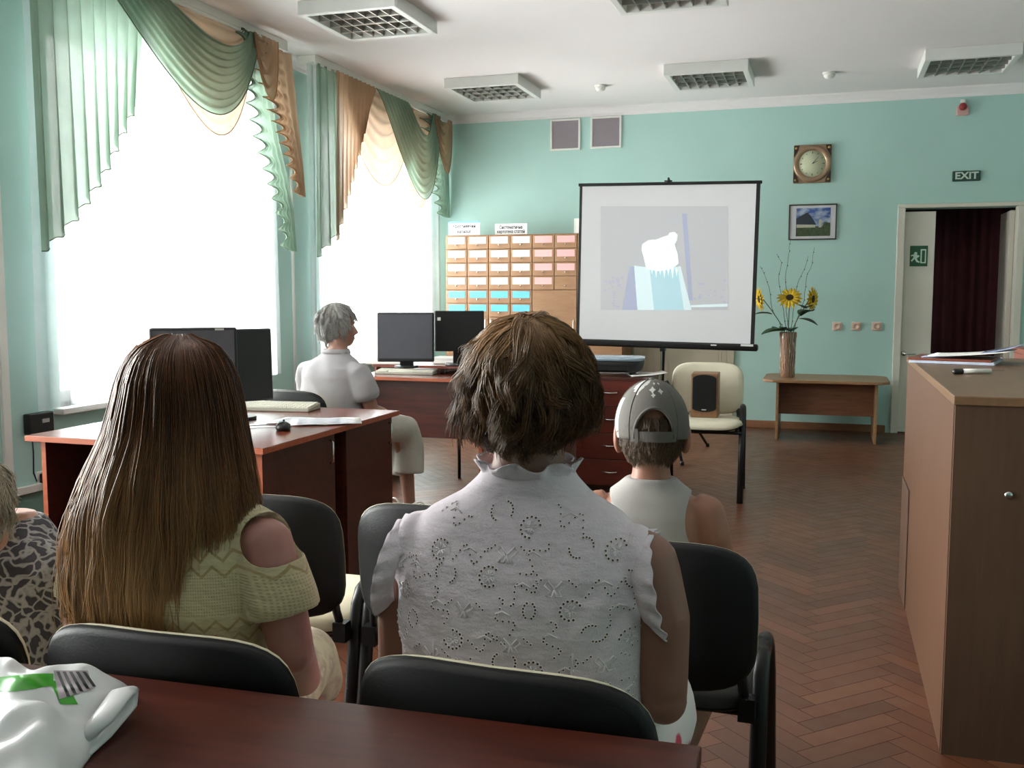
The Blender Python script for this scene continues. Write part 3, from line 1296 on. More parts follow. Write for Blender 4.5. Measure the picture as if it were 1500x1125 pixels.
for (a, b, c_, lines, lab, band) in (((657, 325), (703, 342), 0.335, ('Краєзнавчий', 'каталог'), 'white card sign with a blue upper edge at the corner end of the catalogue', True),
                                     ((725, 328), (772, 343), 0.33, ('Систематична', 'картотека статей'), 'white card sign with two dark lines of writing above the fourth drawer column', False),
                                     ((841, 320), (880, 342), 0.30, ('', ''), 'white card sign mostly hidden behind the screen edge', False)):
    p0, p1 = at_y(a[0], a[1], CF + 0.05), at_y(b[0], b[1], CF + 0.05)
    w_, h_ = p1[0] - p0[0], p0[2] - cztop
    r2 = tag(empty('sign_card', ((p0[0] + p1[0]) / 2, CF + 0.05, cztop)), lab, 'sign', 'card signs on top of the catalogue')
    m = MB()
    m.bb((-w_ / 2, 0, 0), (w_ / 2, 0.004, h_))
    m.prism([(-w_ / 2, 0.0), (w_ / 2, 0.0), (w_ / 2, 0.003), (-w_ / 2, 0.003)], (0, 0.09, 0), (1, 0, 0), (0, 1, 0), 0.002)
    if band:
        m.bb((-w_ / 2, -0.0006, h_ - 0.016), (w_ / 2, 0, h_), 1)
    m.prism([(0, 0.004), (0.09, 0.0), (0.0, h_ * 0.9)], (-w_ / 2 + 0.01, 0, 0), (0, 1, 0), (0, 0, 1), 0.002)
    m.build('card', ['paper', 'ink_blue'], r2)
    if lines[0]:
        text('lettering', lines[0], 0.045, 'ink', (0, -0.001, h_ * 0.66), (PI / 2, 0, 0), r2, 0.0004, width=w_ * 0.72, bold=0.001)
    if lines[1]:
        text('lettering', lines[1], 0.045, 'ink', (0, -0.001, h_ * 0.28), (PI / 2, 0, 0), r2, 0.0004, width=w_ * (0.86 if not band else 0.45), bold=0.001)

# ------------------------------------------------------------------ projection screen on its tripod
SY = 7.9
root = tag(empty('projection_screen', (at_y(979, 508, SY)[0], SY, 0)), 'tripod projection screen showing a pale figure bent over a cube', 'projection screen')
ox = root.location.x
tl, tr, br_, bl = at_y(846, 271, SY), at_y(1109, 267, SY), at_y(1110, 505, SY), at_y(848, 497, SY)
tl, tr, br_, bl = [np.array([p[0] - ox, p[2]]) for p in (tl, tr, br_, bl)]
cs = (tl + tr + br_ + bl) / 4
sw, sh_ = (tr[0] - tl[0] + br_[0] - bl[0]) / 4, (tl[1] - bl[1] + tr[1] - br_[1]) / 4
roll = 0.5 * (math.atan2(tl[1] - tr[1], tr[0] - tl[0]) + math.atan2(bl[1] - br_[1], br_[0] - bl[0]))
RY = Matrix.Rotation(roll, 3, 'Y')


def sp(a, b, y=0.0):
    q = RY @ Vector((a, 0, b))
    return Vector((cs[0] + q.x, y, cs[1] + q.z))


def sbox(mb, x0, x1, z0, z1, y0, y1, mi=0):
    c = sp((x0 + x1) / 2, (z0 + z1) / 2, (y0 + y1) / 2)
    mb.box(c, (x1 - x0, y1 - y0, z1 - z0), mi, rot=RY)


plain('screen_white', '#eeedf0', 0.85, var=0.01, scale=3)
m = MB()
sbox(m, -sw, sw, -sh_, sh_, -0.002, 0.002)
sbox(m, -sw, -sw + 0.022, -sh_, sh_, -0.003, 0.0025, 1)
sbox(m, sw - 0.03, sw, -sh_, sh_, -0.003, 0.0025, 1)
m.build('fabric', ['screen_white', 'black_plastic'], root)
m = MB()
sbox(m, -sw - 0.01, sw + 0.012, sh_ - 0.012, sh_ + 0.012, -0.012, 0.012)
m.build('top_bar', 'black_metal', root, bevel=0.004)
m = MB()
sbox(m, -sw - 0.02, sw + 0.03, -sh_ - 0.05, -sh_ + 0.005, -0.035, 0.03)
cs_o = m.build('roller_case', 'black_metal', root, bevel=0.015, seg=3)
m = MB()
sbox(m, sw - 0.10, sw - 0.005, -sh_ - 0.012, -sh_ + 0.004, -0.0375, -0.0355)
sbox(m, sw - 0.33, sw - 0.285, -sh_ - 0.016, -sh_ - 0.006, -0.0375, -0.0355)
m.build('label_plate', 'paper', cs_o)
m = MB()
m.tube([sp(0, -sh_ - 0.62, 0.045), sp(0, sh_ + 0.04, 0.045)], 0.011, 12)
m.tube([sp(0, sh_ + 0.0, 0.03), sp(0, sh_ + 0.05, 0.03)], 0.008, 8)
m.tube([sp(-0.03, sh_ + 0.022, 0.02), sp(0.03, sh_ + 0.022, 0.02)], 0.006, 8)
m.build('pole', 'black_metal', root)
m = MB()
sbox(m, -0.02, 0.02, -sh_ - 0.075, -sh_ - 0.02, -0.03, 0.06)
m.build('bracket', 'black_metal', root, bevel=0.004)
hubz = cs[1] - sh_ - 0.5
px0 = cs[0]
for (dx, dy) in ((0.30, 0.46), (-0.55, 0.1), (0.22, -0.50)):
    m = MB()
    m.tube([(px0 + dx * 0.05, 0.045 + dy * 0.05, hubz + 0.18), (px0 + dx, 0.045 + dy, 0.012)], 0.011, 10)
    m.tube([(px0, 0.045, hubz - 0.06), (px0 + dx * 0.5, 0.045 + dy * 0.5, hubz - 0.06 + (0.03))], 0.005, 6)
    lg = m.build('leg', 'black_metal', root)
    m = MB()
    m.lathe([(0.014, 0.0), (0.016, 0.02), (0.012, 0.03)], (px0 + dx, 0.045 + dy, 0.0), 12)
    m.build('foot', 'black_plastic', lg)
# the projected picture
emit('beam_mauve', '#c4c4ca', 0.06, '#d8d7dc')
emit('beam_white', '#eafaf6', 0.45, '#eef2f0')
emit('beam_cyan', '#b9e2ee', 0.22, '#bfdfe8')
emit('beam_pale', '#d3eaf0', 0.35, '#dcecf0')
emit('beam_blue', '#8f9ccc', 0.08, '#c3c7de')
emit('beam_speck', '#a9a9c4', 0.1, '#cfcfdc')


def sc(px, py):
    p = at_y(px, py, SY)
    q = RY.inverted() @ Vector((p[0] - ox - cs[0], 0, p[2] - cs[1]))
    return (q.x, q.z)


def spoly(mb, pts, y, mi):
    pl = [sc(*p) for p in pts]
    a = [sp(q[0], q[1], y) for q in pl]
    b = [sp(q[0], q[1], y + 0.0004) for q in pl]
    n = len(a)
    ar = sum(pl[i][0] * pl[(i + 1) % n][1] - pl[(i + 1) % n][0] * pl[i][1] for i in range(n))
    if ar < 0:
        a, b = a[::-1], b[::-1]
    mb.add(a + b, [tuple(range(n)), tuple(reversed(range(n, 2 * n)))] + [((j + 1) % n, j, n + j, n + (j + 1) % n) for j in range(n)], mi)


m = MB()
spoly(m, [(880, 302), (1066, 302), (1066, 454), (880, 454)], -0.0032, 0)
spoly(m, [(999, 313), (1006, 313), (1015, 440), (1009, 440)], -0.0038, 4)
for _ in range(46):
    x_, y_ = random.choice(((random.uniform(884, 912), random.uniform(405, 450)), (random.uniform(1015, 1062), random.uniform(410, 448))))
    r_ = random.uniform(1.2, 3.4)
    spoly(m, [(x_ + r_ * math.cos(t), y_ + r_ * math.sin(t) * 0.8) for t in np.linspace(0, 2 * PI, 7)[:-1]], -0.0038 - random.uniform(0, 0.0005), 5)
spoly(m, [(1012, 447), (1066, 445), (1066, 449), (1012, 450)], -0.0045, 3)
spoly(m, [(922, 390), (929, 390), (936, 454), (912, 454)], -0.0044, 4)
spoly(m, [(929, 389), (950, 392), (975, 394), (997, 390), (1013, 454), (934, 454)], -0.0048, 3)
spoly(m, [(952, 395), (993, 392), (1002, 454), (958, 454)], -0.0053, 2)
spoly(m, [(947, 394), (943, 376), (940, 366), (941, 358), (950, 352), (962, 351), (972, 347), (979, 345), (981, 341), (988, 340), (993, 344), (992, 352), (988, 358), (993, 372), (994, 386), (985, 393), (965, 397)], -0.0058, 1)
for k_ in range(7):
    x_ = 953 + 6 * k_
    spoly(m, [(x_, 393), (x_ + 4, 393), (x_ + 2.5, 402 + (k_ * 5) % 9)], -0.0062, 1)
m.build('projected_picture', ['beam_mauve', 'beam_white', 'beam_cyan', 'beam_pale', 'beam_blue', 'beam_speck'], root)

# ------------------------------------------------------------------ low table with the sunflower vase
root = tag(empty('side_table', (0.0, 9.27, 0)), 'low wooden side table with a rounded top carrying the sunflower vase', 'table')
m = MB()
hw, hd, r = 0.53, 0.36, 0.12
poly = []
for (sx, sy, a0) in ((1, -1, -90), (1, 1, 0), (-1, 1, 90), (-1, -1, 180)):
    for k in range(7):
        a = math.radians(a0 + 15 * k)
        poly.append((sx * (hw - r) + r * math.cos(a), sy * (hd - r) + r * math.sin(a)))
m.prism(poly, (0, 0, 0.515), (1, 0, 0), (0, 1, 0), 0.025)
m.build('tabletop', 'table_oak', root, bevel=0.004)
for sx in (-0.40, 0.42):
    m = MB()
    m.bb((sx - 0.011, -0.30, 0), (sx + 0.011, 0.30, 0.515))
    m.build('leg', 'table_oak', root, bevel=0.002)
m = MB()
m.bb((-0.389, -0.08, 0.21), (0.409, -0.06, 0.514))
m.build('modesty_panel', 'table_walnut', root)

VX, VY, VZ = -0.33, 9.22, 0.54
k = NT('vase_glaze')
v = k.coord((10, 10, 3))
w_ = k.n('ShaderNodeTexWave')
w_.inputs['Scale'].default_value = 2.2
w_.inputs['Distortion'].default_value = 9.0
w_.inputs['Detail'].default_value = 3
k.l(v, w_.inputs['Vector'])
k.l(k.ramp(w_.outputs[1], [(0.0, '#6b4a36'), (0.82, '#846049'), (0.93, '#c8b49c')]), k.b.inputs['Base Color'])
k.b.inputs['Roughness'].default_value = 0.25
MATS['vase_glaze'] = k.m
root = tag(empty('vase', (VX, VY, VZ)), 'tall brown streaked ceramic vase on the low side table', 'vase')
m = MB()
m.lathe([(0.058, 0.0), (0.064, 0.004), (0.066, 0.06), (0.068, 0.2), (0.072, 0.34), (0.077, 0.40), (0.074, 0.405), (0.066, 0.37), (0.06, 0.2), (0.055, 0.02)], n=36)
m.build('body', 'vase_glaze', root)

plain('petal_yellow', '#d9b321', 0.6, var=0.12, scale=30)
plain('flower_heart', '#3a2a14', 0.9, bump=0.4, bscale=300)
plain('leaf_green', '#26401f', 0.6, var=0.25, scale=20)
plain('stem_green', '#5d5a3c', 0.6)
plain('twig', '#4a3a34', 0.8)


def leaf(mb, base, d, ln, wd, droop=0.3):
    d = Vector(d).normalized()
    side = d.cross(Vector((0, 0, 1))).normalized()
    upv = side.cross(d)
    rows = []
    for i in range(9):
        t = i / 8
        c = Vector(base) + d * ln * 1.25 * t - Vector((0, 0, 1)) * droop * ln * t * t
        w = 1.9 * wd * math.sin(PI * min(1, t * 0.93 + 0.05)) ** 0.8
        rows.append([c - side * w + upv * w * 0.3, c - upv * 0.002, c + side * w + upv * w * 0.3, c + upv * 0.002])
    mb.loft(rows, smooth=True)


def sunflower(base, head, facing, label, leaves):
    root = tag(empty('sunflower', base), label, 'flower', 'sunflowers in the vase')
    b = Vector(base)
    hd = Vector(head) - b
    fv = Vector(facing).normalized()
    q = fv.to_track_quat('Z', 'Y').to_matrix()
    m = MB()
    m.tube([(0, 0, -0.12), hd * 0.25 + Vector((0, 0, 0.02)), hd * 0.6 + Vector((0, 0, 0.03)), hd - fv * 0.02], 0.004, 8)
    m.build('stem', 'stem_green', root)
    m = MB()
    for ring, n, l0 in ((0, 16, 0.085), (1, 14, 0.07)):
        for i in range(n):
            a = 2 * PI * (i + 0.5 * ring) / n + random.uniform(-0.08, 0.08)
            d = Vector((math.cos(a), math.sin(a), 0.18 + 0.25 * ring))
            s = Vector((-math.sin(a), math.cos(a), 0))
            rows = []
            for t in (0, 0.3, 0.6, 0.85, 1.0):
                c = d.normalized() * (0.032 + l0 * t) + Vector((0, 0, -0.02 * t * t))
                w = 0.0155 * math.sin(PI * (0.18 + 0.80 * t)) + 0.001
                rows.append([q @ (c - s * w) + hd, q @ (c + Vector((0, 0, -0.0015))) + hd, q @ (c + s * w) + hd, q @ (c + Vector((0, 0, 0.0015))) + hd])
            m.loft(rows)
    m.build('petals', 'petal_yellow', root)
    m = MB()
    m.ell(hd + fv * 0.004, (0.042, 0.042, 0.018), M=q)
    m.build('flower_heart', 'flower_heart', root)
    for (t, d, ln, wd) in leaves:
        m = MB()
        leaf(m, hd * t, d, ln, wd)
        m.build('leaf', 'leaf_green', root)


def vp(px, py, y=VY):
    return at_y(px, py, y)


sunflower((VX - 0.02, VY, VZ + 0.40), vp(1114, 438), (-0.9, -0.35, -0.15), 'sunflower leaning out to the screen side of the vase', [(0.55, (-0.8, -0.3, 0.2), 0.13, 0.022), (0.05, (-1, -0.4, 0.1), 0.17, 0.045), (0.08, (-0.5, -0.6, 0.2), 0.11, 0.04)])
sunflower((VX, VY, VZ + 0.40), vp(1157, 437), (0.0, -0.75, 0.55), 'sunflower standing upright in the middle of the vase', [(0.1, (0.2, -1, 0.1), 0.1, 0.04), (0.12, (-0.35, -1, 0.1), 0.09, 0.035)])
sunflower((VX + 0.02, VY, VZ + 0.40), vp(1189, 438), (0.85, -0.35, -0.05), 'sunflower leaning to the socket side of the vase', [(0.5, (0.6, -0.5, 0.5), 0.13, 0.05), (0.72, (0.1, -0.8, 0.35), 0.1, 0.035), (0.42, (0.9, -0.2, -0.1), 0.13, 0.03)])
for path, lab in (([(1150, 486), (1132, 455), (1127, 420), (1120, 400), (1113, 390)], 'bare twig bending to the screen side of the vase'),
                  ([(1154, 486), (1152, 440), (1151, 400), (1156, 368), (1158, 352)], 'bare upright twig in the middle of the vase'),
                  ([(1158, 486), (1164, 440), (1170, 410), (1178, 395), (1184, 375)], 'bare twig leaning behind the third sunflower'),
                  ([(1160, 486), (1178, 440), (1180, 410), (1190, 385), (1193, 362)], 'tall bare twig curving up on the socket side of the vase'),
                  ([(1152, 486), (1146, 440), (1141, 410), (1144, 385), (1138, 372)], 'thin bare twig between the first two sunflowers')):
    P = [Vector(vp(a, b, VY + 0.02)) for a, b in path]
    b0 = P[0].copy()
    b0.x = VX + (b0.x - VX) * 0.6
    m = MB()
    pts = [b0 - Vector((0, 0, 0.2)) - b0, Vector((0, 0, 0))]
    fine = [Vector((0, 0, -0.2))] + [p - b0 for p in P]
    dense = []
    for i in range(len(fine) - 1):
        for t in (0, 0.33, 0.66):
            dense.append(fine[i].lerp(fine[i + 1], t) + Vector((random.uniform(-.006, .006), random.uniform(-.006, .006), 0)))
    dense.append(fine[-1])
    m.tube(dense, [0.0028 - 0.0018 * i / len(dense) for i in range(len(dense))], 6)
    for i in range(4, len(dense) - 1, 2):
        m.ell(dense[i] + Vector((0.004, 0, 0.002)), (0.0035, 0.0035, 0.006), n=6, m=4)
    tw = m.build('twig', 'twig', None, loc=b0)
    tag(tw, lab, 'twig', 'bare twigs in the vase')

# ------------------------------------------------------------------ stacking chairs
def pad(mb, base, a, b, tf, tb, n=36, e=4.5, mi=0):
    """cushion: rounded outline a x b wrapped over base(u, v) with thickness tf in front (+) and tb behind"""
    rings = []
    for (s, off) in ((0.02, tf), (0.5, tf), (0.85, tf * 0.93), (0.96, tf * 0.6), (1.0, 0.0), (0.985, -tb * 0.5), (0.94, -tb), (0.5, -tb), (0.02, -tb)):
        ring = []
        for j in range(n):
            t = 2 * PI * j / n
            ct, st = math.cos(t), math.sin(t)
            u = s * math.copysign(abs(ct) ** (2 / e), ct)
            v = s * math.copysign(abs(st) ** (2 / e), st)
            p, nrm = base(u, v)
            ring.append(Vector(p) + Vector(nrm) * off)
        rings.append(ring)
    mb.loft(rings, mi)


def back_base(a, b):
    def f(u, v):
        y = -0.225 - 0.034 * (v + 1) / 2 + 0.035 * u * u
        return (u * a, y, 0.645 + v * b), (-0.14 * u, 0.985, 0.10)
    return f


def seat_base(a, b):
    def f(u, v):
        return (u * a, 0.005 + v * b, 0.452 + 0.008 * v - (0.025 * max(0, v - 0.7) / 0.3)), (0, 0, 1)
    return f


def make_chair(seat_m, back_m):
    root = empty('stacking_chair', (0, 0, 0))
    m = MB()
    pad(m, seat_base(0.235, 0.215), 0, 0, 0.034, 0.004, e=4)
    m.build('seat', seat_m, root)
    m = MB()
    pad(m, seat_base(0.232, 0.212), 0, 0, -0.003, 0.016, e=4)
    m.build('seat_shell', 'black_shell', root)
    m = MB()
    pad(m, back_base(0.2265, 0.1635), 0, 0, 0.030, 0.002, e=4.2)
    m.build('backrest', back_m, root)
    m = MB()
    pad(m, back_base(0.226, 0.163), 0, 0, -0.0015, 0.018, e=4.2)
    m.build('back_shell', 'black_shell', root)
    for sx in (-1, 1):
        x = sx * 0.228
        m = MB()
        m.tube([(x, -0.245, 0.0), (x, -0.16, 0.44), (x, -0.145, 0.505), (x, -0.12, 0.537), (x, -0.085, 0.547)], [0.018] * 5, 12, flat=((0, 1, 0), 0.62))
        m.tube([(x, -0.2449, 0.0), (x, -0.242, 0.012)], [0.020, 0.020], 12)
        m.build('leg', 'black_metal', root)
        m = MB()
        m.tube([(x, 0.225, 0.0), (x, 0.07, 0.44), (x, 0.02, 0.515), (x, -0.02, 0.542), (x, -0.085, 0.547)], [0.018] * 5, 12, flat=((0, 1, 0), 0.62))
        m.build('leg', 'black_metal', root)
        m = MB()
        m.tube([(sx * 0.20, 0.16, 0.428), (sx * 0.20, -0.15, 0.430), (sx * 0.20, -0.18, 0.45), (sx * 0.195, -0.197, 0.50), (sx * 0.19, -0.206, 0.56)], 0.011, 10)
        m.box((sx * 0.205, -0.19, 0.448), (0.035, 0.035, 0.05))
        m.bb((min(sx * 0.19, sx * 0.236), -0.12, 0.415), (max(sx * 0.19, sx * 0.236), -0.08, 0.44))
        m.build('back_support', 'black_metal', root)
    m = MB()
    m.tube([(-0.228, 0.10, 0.405), (0.228, 0.10, 0.405)], 0.010, 10)
    m.tube([(-0.228, -0.155, 0.425), (0.228, -0.155, 0.425)], 0.010, 10)
    m.build('crossbar', 'black_metal', root)
    return root


ROW = 'stacking chairs in the audience rows'
CY1, CY2 = 1.475, 2.35
ch = make_chair('cream', 'cream')
tag(ch, 'black backed cream chair that the long haired girl sits on', 'chair', ROW)
ch.location = (-0.962, CY1 - 0.002, 0)
ch.rotation_euler = (0, 0, 0.02)
for (x, y, rz, lab) in ((-0.413, CY1 + 0.02, -0.04, 'black backed cream chair under the woman in the white blouse'),
                        (-1.47, CY1 - 0.01, 0.05, 'black backed cream chair under the person in the dark patterned dress'),
                        (-1.375, CY2 + 0.06, 0.02, 'empty black backed chair with cream seat, seen just beyond the girl'),
                        (-0.885, CY2 + 0.07, 0.04, 'empty black backed chair with cream seat, between the girl and the woman'),
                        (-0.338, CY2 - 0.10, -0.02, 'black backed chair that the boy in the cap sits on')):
    c = copy_tree(ch)
    c.location = (x, y, 0)
    c.rotation_euler = (0, 0, rz)
    c['label'] = lab
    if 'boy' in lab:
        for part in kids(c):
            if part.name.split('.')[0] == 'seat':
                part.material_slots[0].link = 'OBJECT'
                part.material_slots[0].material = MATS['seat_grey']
GR = math.radians(-16)
c = copy_tree(ch)
c.location = (-2.56, 4.74, 0)
c.rotation_euler = (0, 0, GR)
c['label'] = 'black chair under the grey haired woman behind the nearer desk'
del c['group']
bc = make_chair('cream_leather', 'cream_leather')
tag(bc, 'cream upholstered chair facing the audience with a loudspeaker on its seat', 'chair')
bc.location = (-0.735, 6.42, 0)
bc.rotation_euler = (0, 0, PI + 0.05)
bc.scale = (1.04, 1.04, 1.04)

# loudspeaker leaning on the cream chair
root = tag(empty('loudspeaker', (-0.735, 6.40, 0.507), 0.03), 'wooden loudspeaker with a black grille standing on the cream chair', 'speaker')
m = MB()
m.bb((-0.085, -0.04, 0.0), (0.085, 0.13, 0.285))
m.build('cabinet', 'beech', root, bevel=0.006)
m = MB()
pts = []
for k_ in range(13):
    a = PI * k_ / 12
    pts.append((0.075 * math.cos(a), 0.25 + 0.028 * math.sin(a)))
for k_ in range(13):
    a = PI + PI * k_ / 12
    pts.append((0.075 * math.cos(a), 0.062 + 0.022 * math.sin(a)))
m.prism(pts, (0, -0.0405, 0), (1, 0, 0), (0, 0, 1), 0.012)
gr = m.build('grille', 'black_shell', root, bevel=0.004)
m = MB()
m.bb((-0.014, -0.0545, 0.05), (0.014, -0.0525, 0.056))
m.build('badge', 'rim_grey', gr)

# ------------------------------------------------------------------ the nearer computer desk
DXL, DXR, DYN, DYF, DZ = -3.0, -1.93, 3.10, 4.30, 0.75
root = tag(empty('computer_desk', (DXL, DYN, 0)), 'mahogany computer desk in front of the long haired girl, with a mouse at its edge', 'desk')
W_, D_ = DXR - DXL, DYF - DYN
m = MB()
m.bb((0, 0, DZ - 0.024), (W_, D_, DZ))
m.build('desktop', 'mahogany_top', root, bevel=0.003)
m = MB()
m.bb((0.0005, -0.0012, DZ - 0.022), (W_ - 0.0005, 0.0005, DZ - 0.002))
m.bb((W_ - 0.0005, 0.0005, DZ - 0.022), (W_ + 0.0012, D_ - 0.0005, DZ - 0.002))
m.build('edge_band', 'edge_orange', root)
m = MB()
m.bb((0.05, 0.03, 0), (0.072, D_ - 0.03, DZ - 0.024))
m.bb((0.0505, 0.0285, 0.002), (0.0715, 0.03, DZ - 0.025), 1)
m.build('end_panel', ['mahogany', 'edge_orange'], root)
m = MB()
m.bb((0.072, 0.30, 0.12), (W_ - 0.50, 0.318, DZ - 0.024))
m.build('modesty_panel', 'mahogany', root)
for (y0, y1, hy) in ((0.035, 0.60, 0.555), (0.70, 1.175, 1.135)):
    m = MB()
    m.bb((W_ - 0.50, y0, 0.03), (W_ - 0.045, y1, DZ - 0.024))
    if y0 < 0.1:
        m.bb((W_ - 0.065, y0 - 0.0012, 0.03), (W_ - 0.026, y0, DZ - 0.025), 1)
    cb_ = m.build('pedestal', ['mahogany', 'edge_orange'], root)
    m = MB()
    m.bb((W_ - 0.045, y0 + 0.003, 0.05), (W_ - 0.027, y1 - 0.003, DZ - 0.028))
    d = m.build('door', 'mahogany', root, bevel=0.002)
    m = MB()
    m.tube([(W_ - 0.027, hy, 0.60), (W_ - 0.012, hy, 0.61), (W_ - 0.012, hy, 0.69), (W_ - 0.027, hy, 0.70)], 0.005, 8)
    m.build('handle', 'chrome', d)
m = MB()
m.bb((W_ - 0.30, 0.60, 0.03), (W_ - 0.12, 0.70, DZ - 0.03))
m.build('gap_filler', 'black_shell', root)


def monitor(px, py, d, w, h, yaw, zfoot, face, label, back=False, sticker=False, lean=-0.03, fw=0.22):
    p = at_d(px, py, d)
    root = tag(empty('computer_monitor', (p[0], p[1], zfoot), yaw), label, 'computer monitor', 'monitors on the two computer desks')
    zc = p[2] - zfoot
    m = MB()
    R_ = Matrix.Rotation(lean, 3, 'X')
    m.box((0, 0.01, zc), (w, 0.03, h), rot=R_)
    m.box((0, 0.045, zc), (w * 0.7, 0.05, h * 0.6), rot=R_)
    hd_ = m.build('housing', 'black_plastic', root, bevel=0.008)
    m = MB()
    if back:
        m.box((0, 0.071, zc), (0.1, 0.003, 0.1), rot=R_)
        m.build('mount_plate', 'black_shell', hd_)
    m = MB()
    m.box((0, -0.0055, zc + 0.006), (w - 0.022, 0.002, h - 0.034), rot=R_)
    m.build('screen', face, root)
    m = MB()
    m.bb((-0.045, 0.035, 0.012), (0.045, 0.065, zc))
    m.build('neck', 'black_plastic', root, bevel=0.006)
    m = MB()
    pts = [(fw / 2 * math.cos(t), 0.03 + 0.085 * math.sin(t)) for t in np.linspace(0, 2 * PI, 33)[:-1]]
    m.prism(pts, (0, 0, 0.0), (1, 0, 0), (0, 1, 0), 0.014)
    m.build('stand_base', 'black_plastic', root, bevel=0.004)
    if sticker:
        m = MB()
        m.box((-w / 2 + 0.03, -0.0066, zc + h / 2 - 0.055), (0.022, 0.0015, 0.022), rot=R_)
        m.build('sticker', 'paper', hd_)
    return root, zc


CAMYAW = PS
ra, za = monitor(285, 541, 3.98, 0.335, 0.335, CAMYAW + 0.30, DZ + 0.001, 'screen_dark', 'square grey monitor next to the girl head, facing the room')
m = MB()
m.box((0.10, -0.0065, za + 0.160), (0.035, 0.0015, 0.008), rot=Matrix.Rotation(-0.03, 3, 'X'))
m.build('badge', 'rim_grey', ra)
monitor(341, 536, 4.32, 0.36, 0.32, CAMYAW + 0.62, DZ + 0.001, 'black_plastic', 'black monitor half hidden behind the grey one on the nearer desk')


def keyboard(c, yaw, label, L_=0.44, W2=0.15):
    root = tag(empty('keyboard', c, yaw), label, 'keyboard', 'pale keyboards on the desks')
    m = MB()
    m.loft([[(-L_ / 2, -W2 / 2, 0), (L_ / 2, -W2 / 2, 0), (L_ / 2, W2 / 2, 0), (-L_ / 2, W2 / 2, 0)], [(-L_ / 2, -W2 / 2, 0.014), (L_ / 2, -W2 / 2, 0.014), (L_ / 2, W2 / 2, 0.028), (-L_ / 2, W2 / 2, 0.028)]], smooth=False)
    m.build('case', 'keys_gap', root, bevel=0.004)
    m = MB()
    for r_ in range(6):
        n_ = 20
        yy = -W2 / 2 + 0.016 + r_ * (W2 - 0.03) / 5.4
        for k_ in range(n_):
            if r_ == 0 and 4 <= k_ <= 9:
                continue
            xx = -L_ / 2 + 0.016 + k_ * (L_ - 0.032) / (n_ - 1)
            zz = 0.014 + 0.014 * (yy + W2 / 2) / W2
            m.bb((xx - 0.0088, yy - 0.008, zz), (xx + 0.0088, yy + 0.008, zz + 0.007))
        if r_ == 0:
            m.bb((-L_ / 2 + 0.10, yy - 0.008, 0.015), (-L_ / 2 + 0.22, yy + 0.008, 0.022))
    m.build('keys', 'keys', root)
    return root


p = at_z(398, 601, DZ)
keyboard((p[0] - 0.02, p[1] + 0.03, DZ + 0.001), 0.12, 'pale keyboard on the nearer desk beside the black monitor')
# mouse and its cable
p = at_z(415, 630, DZ)
root = tag(empty('computer_mouse', (p[0], p[1], DZ + 0.001), 0.4), 'black computer mouse near the edge of the nearer desk', 'mouse')
m = MB()
rows = [(0.0, 0.026, 0.046), (0.012, 0.030, 0.052), (0.024, 0.026, 0.044), (0.033, 0.015, 0.026), (0.036, 0.003, 0.006)]
m.loft([sring((0, -0.004 * i, z), (a, 0, 0), (0, b, 0), 24, 2.4) for i, (z, a, b) in enumerate(rows)])
m.build('shell', 'black_plastic', root)
m = MB()
m.lathe([(0.009, -0.003), (0.009, 0.003)], (0, 0.022, 0.031), 14, M=Matrix.Rotation(PI / 2, 3, 'Y'))
m.build('scroll_wheel', 'black_shell', root)
m = MB()
m.tube([(0, 0.05, 0.006), (-0.03, 0.10, 0.005), (-0.09, 0.12, 0.005), (-0.16, 0.09, 0.005), (-0.20, 0.14, 0.03), (-0.22, 0.20, 0.005), (-0.16, 0.26, 0.004)], 0.0022, 6)
m.build('cable', 'black_plastic', root)
# papers
for (q0, yaw, w_, l_, lab) in (((478, 619), 0.5, 0.21, 0.297, 'printed sheet lying on the nearer desk behind the mouse'), ((448, 617.5), 0.1, 0.21, 0.28, 'paler sheet lying under the printed one on the nearer desk')):
    p = at_z(q0[0], q0[1], DZ)
    r_ = MB()
    r_.grid(lambda u, v: ((u - 0.5) * l_, (v - 0.5) * w_, 0.0015 + 0.002 * math.sin(u * 6) ** 2), 8, 2)
    for i in range(9):
        r_.bb((-l_ / 2 + 0.02 + 0.001 * i, -w_ / 2 + 0.02 + i * 0.02, 0.0038), (l_ / 2 - 0.02 - 0.012 * (i % 4), -w_ / 2 + 0.026 + i * 0.02, 0.004), 1)
    o = r_.build('paper_sheet', ['paper', 'paper_blue'], None, loc=(p[0], p[1], DZ + (0.001 if yaw < 0.3 else 0.0045)), rz=yaw, solid=0.0006)
    tag(o, lab, 'paper', 'papers on the nearer desk')
# white strip of paper lying in front of the monitor base
# ------------------------------------------------------------------ the farther computer desk
FX0, FX1, FY0, FY1 = -3.02, -1.62, 5.95, 6.72
root = tag(empty('computer_desk', (FX0, FY0, 0)), 'mahogany computer desk by the farther window with a raised monitor shelf', 'desk')
W_, D_ = FX1 - FX0, FY1 - FY0
m = MB()
m.bb((0, 0, DZ - 0.024), (W_, D_, DZ))
m.build('desktop', 'mahogany_top', root, bevel=0.003)
m = MB()
m.bb((0.0005, -0.0012, DZ - 0.022), (W_ - 0.0005, 0.0005, DZ - 0.002))
m.build('edge_band', 'edge_orange', root)
for x in (0.03, W_ - 0.51, W_ - 0.05):
    m = MB()
    m.bb((x, 0.04, 0), (x + 0.022, D_ - 0.03, DZ - 0.024))
    m.bb((x + 0.0005, 0.0385, 0.002), (x + 0.0215, 0.04, DZ - 0.025), 1)
    m.build('end_panel', ['mahogany', 'edge_orange'], root)
m = MB()
m.bb((0.052, 0.12, 0.34), (W_ - 0.51, 0.138, DZ - 0.024))
m.bb((W_ - 0.488, 0.12, 0.34), (W_ - 0.05, 0.138, DZ - 0.024))
m.build('modesty_panel', 'mahogany', root)
m = MB()
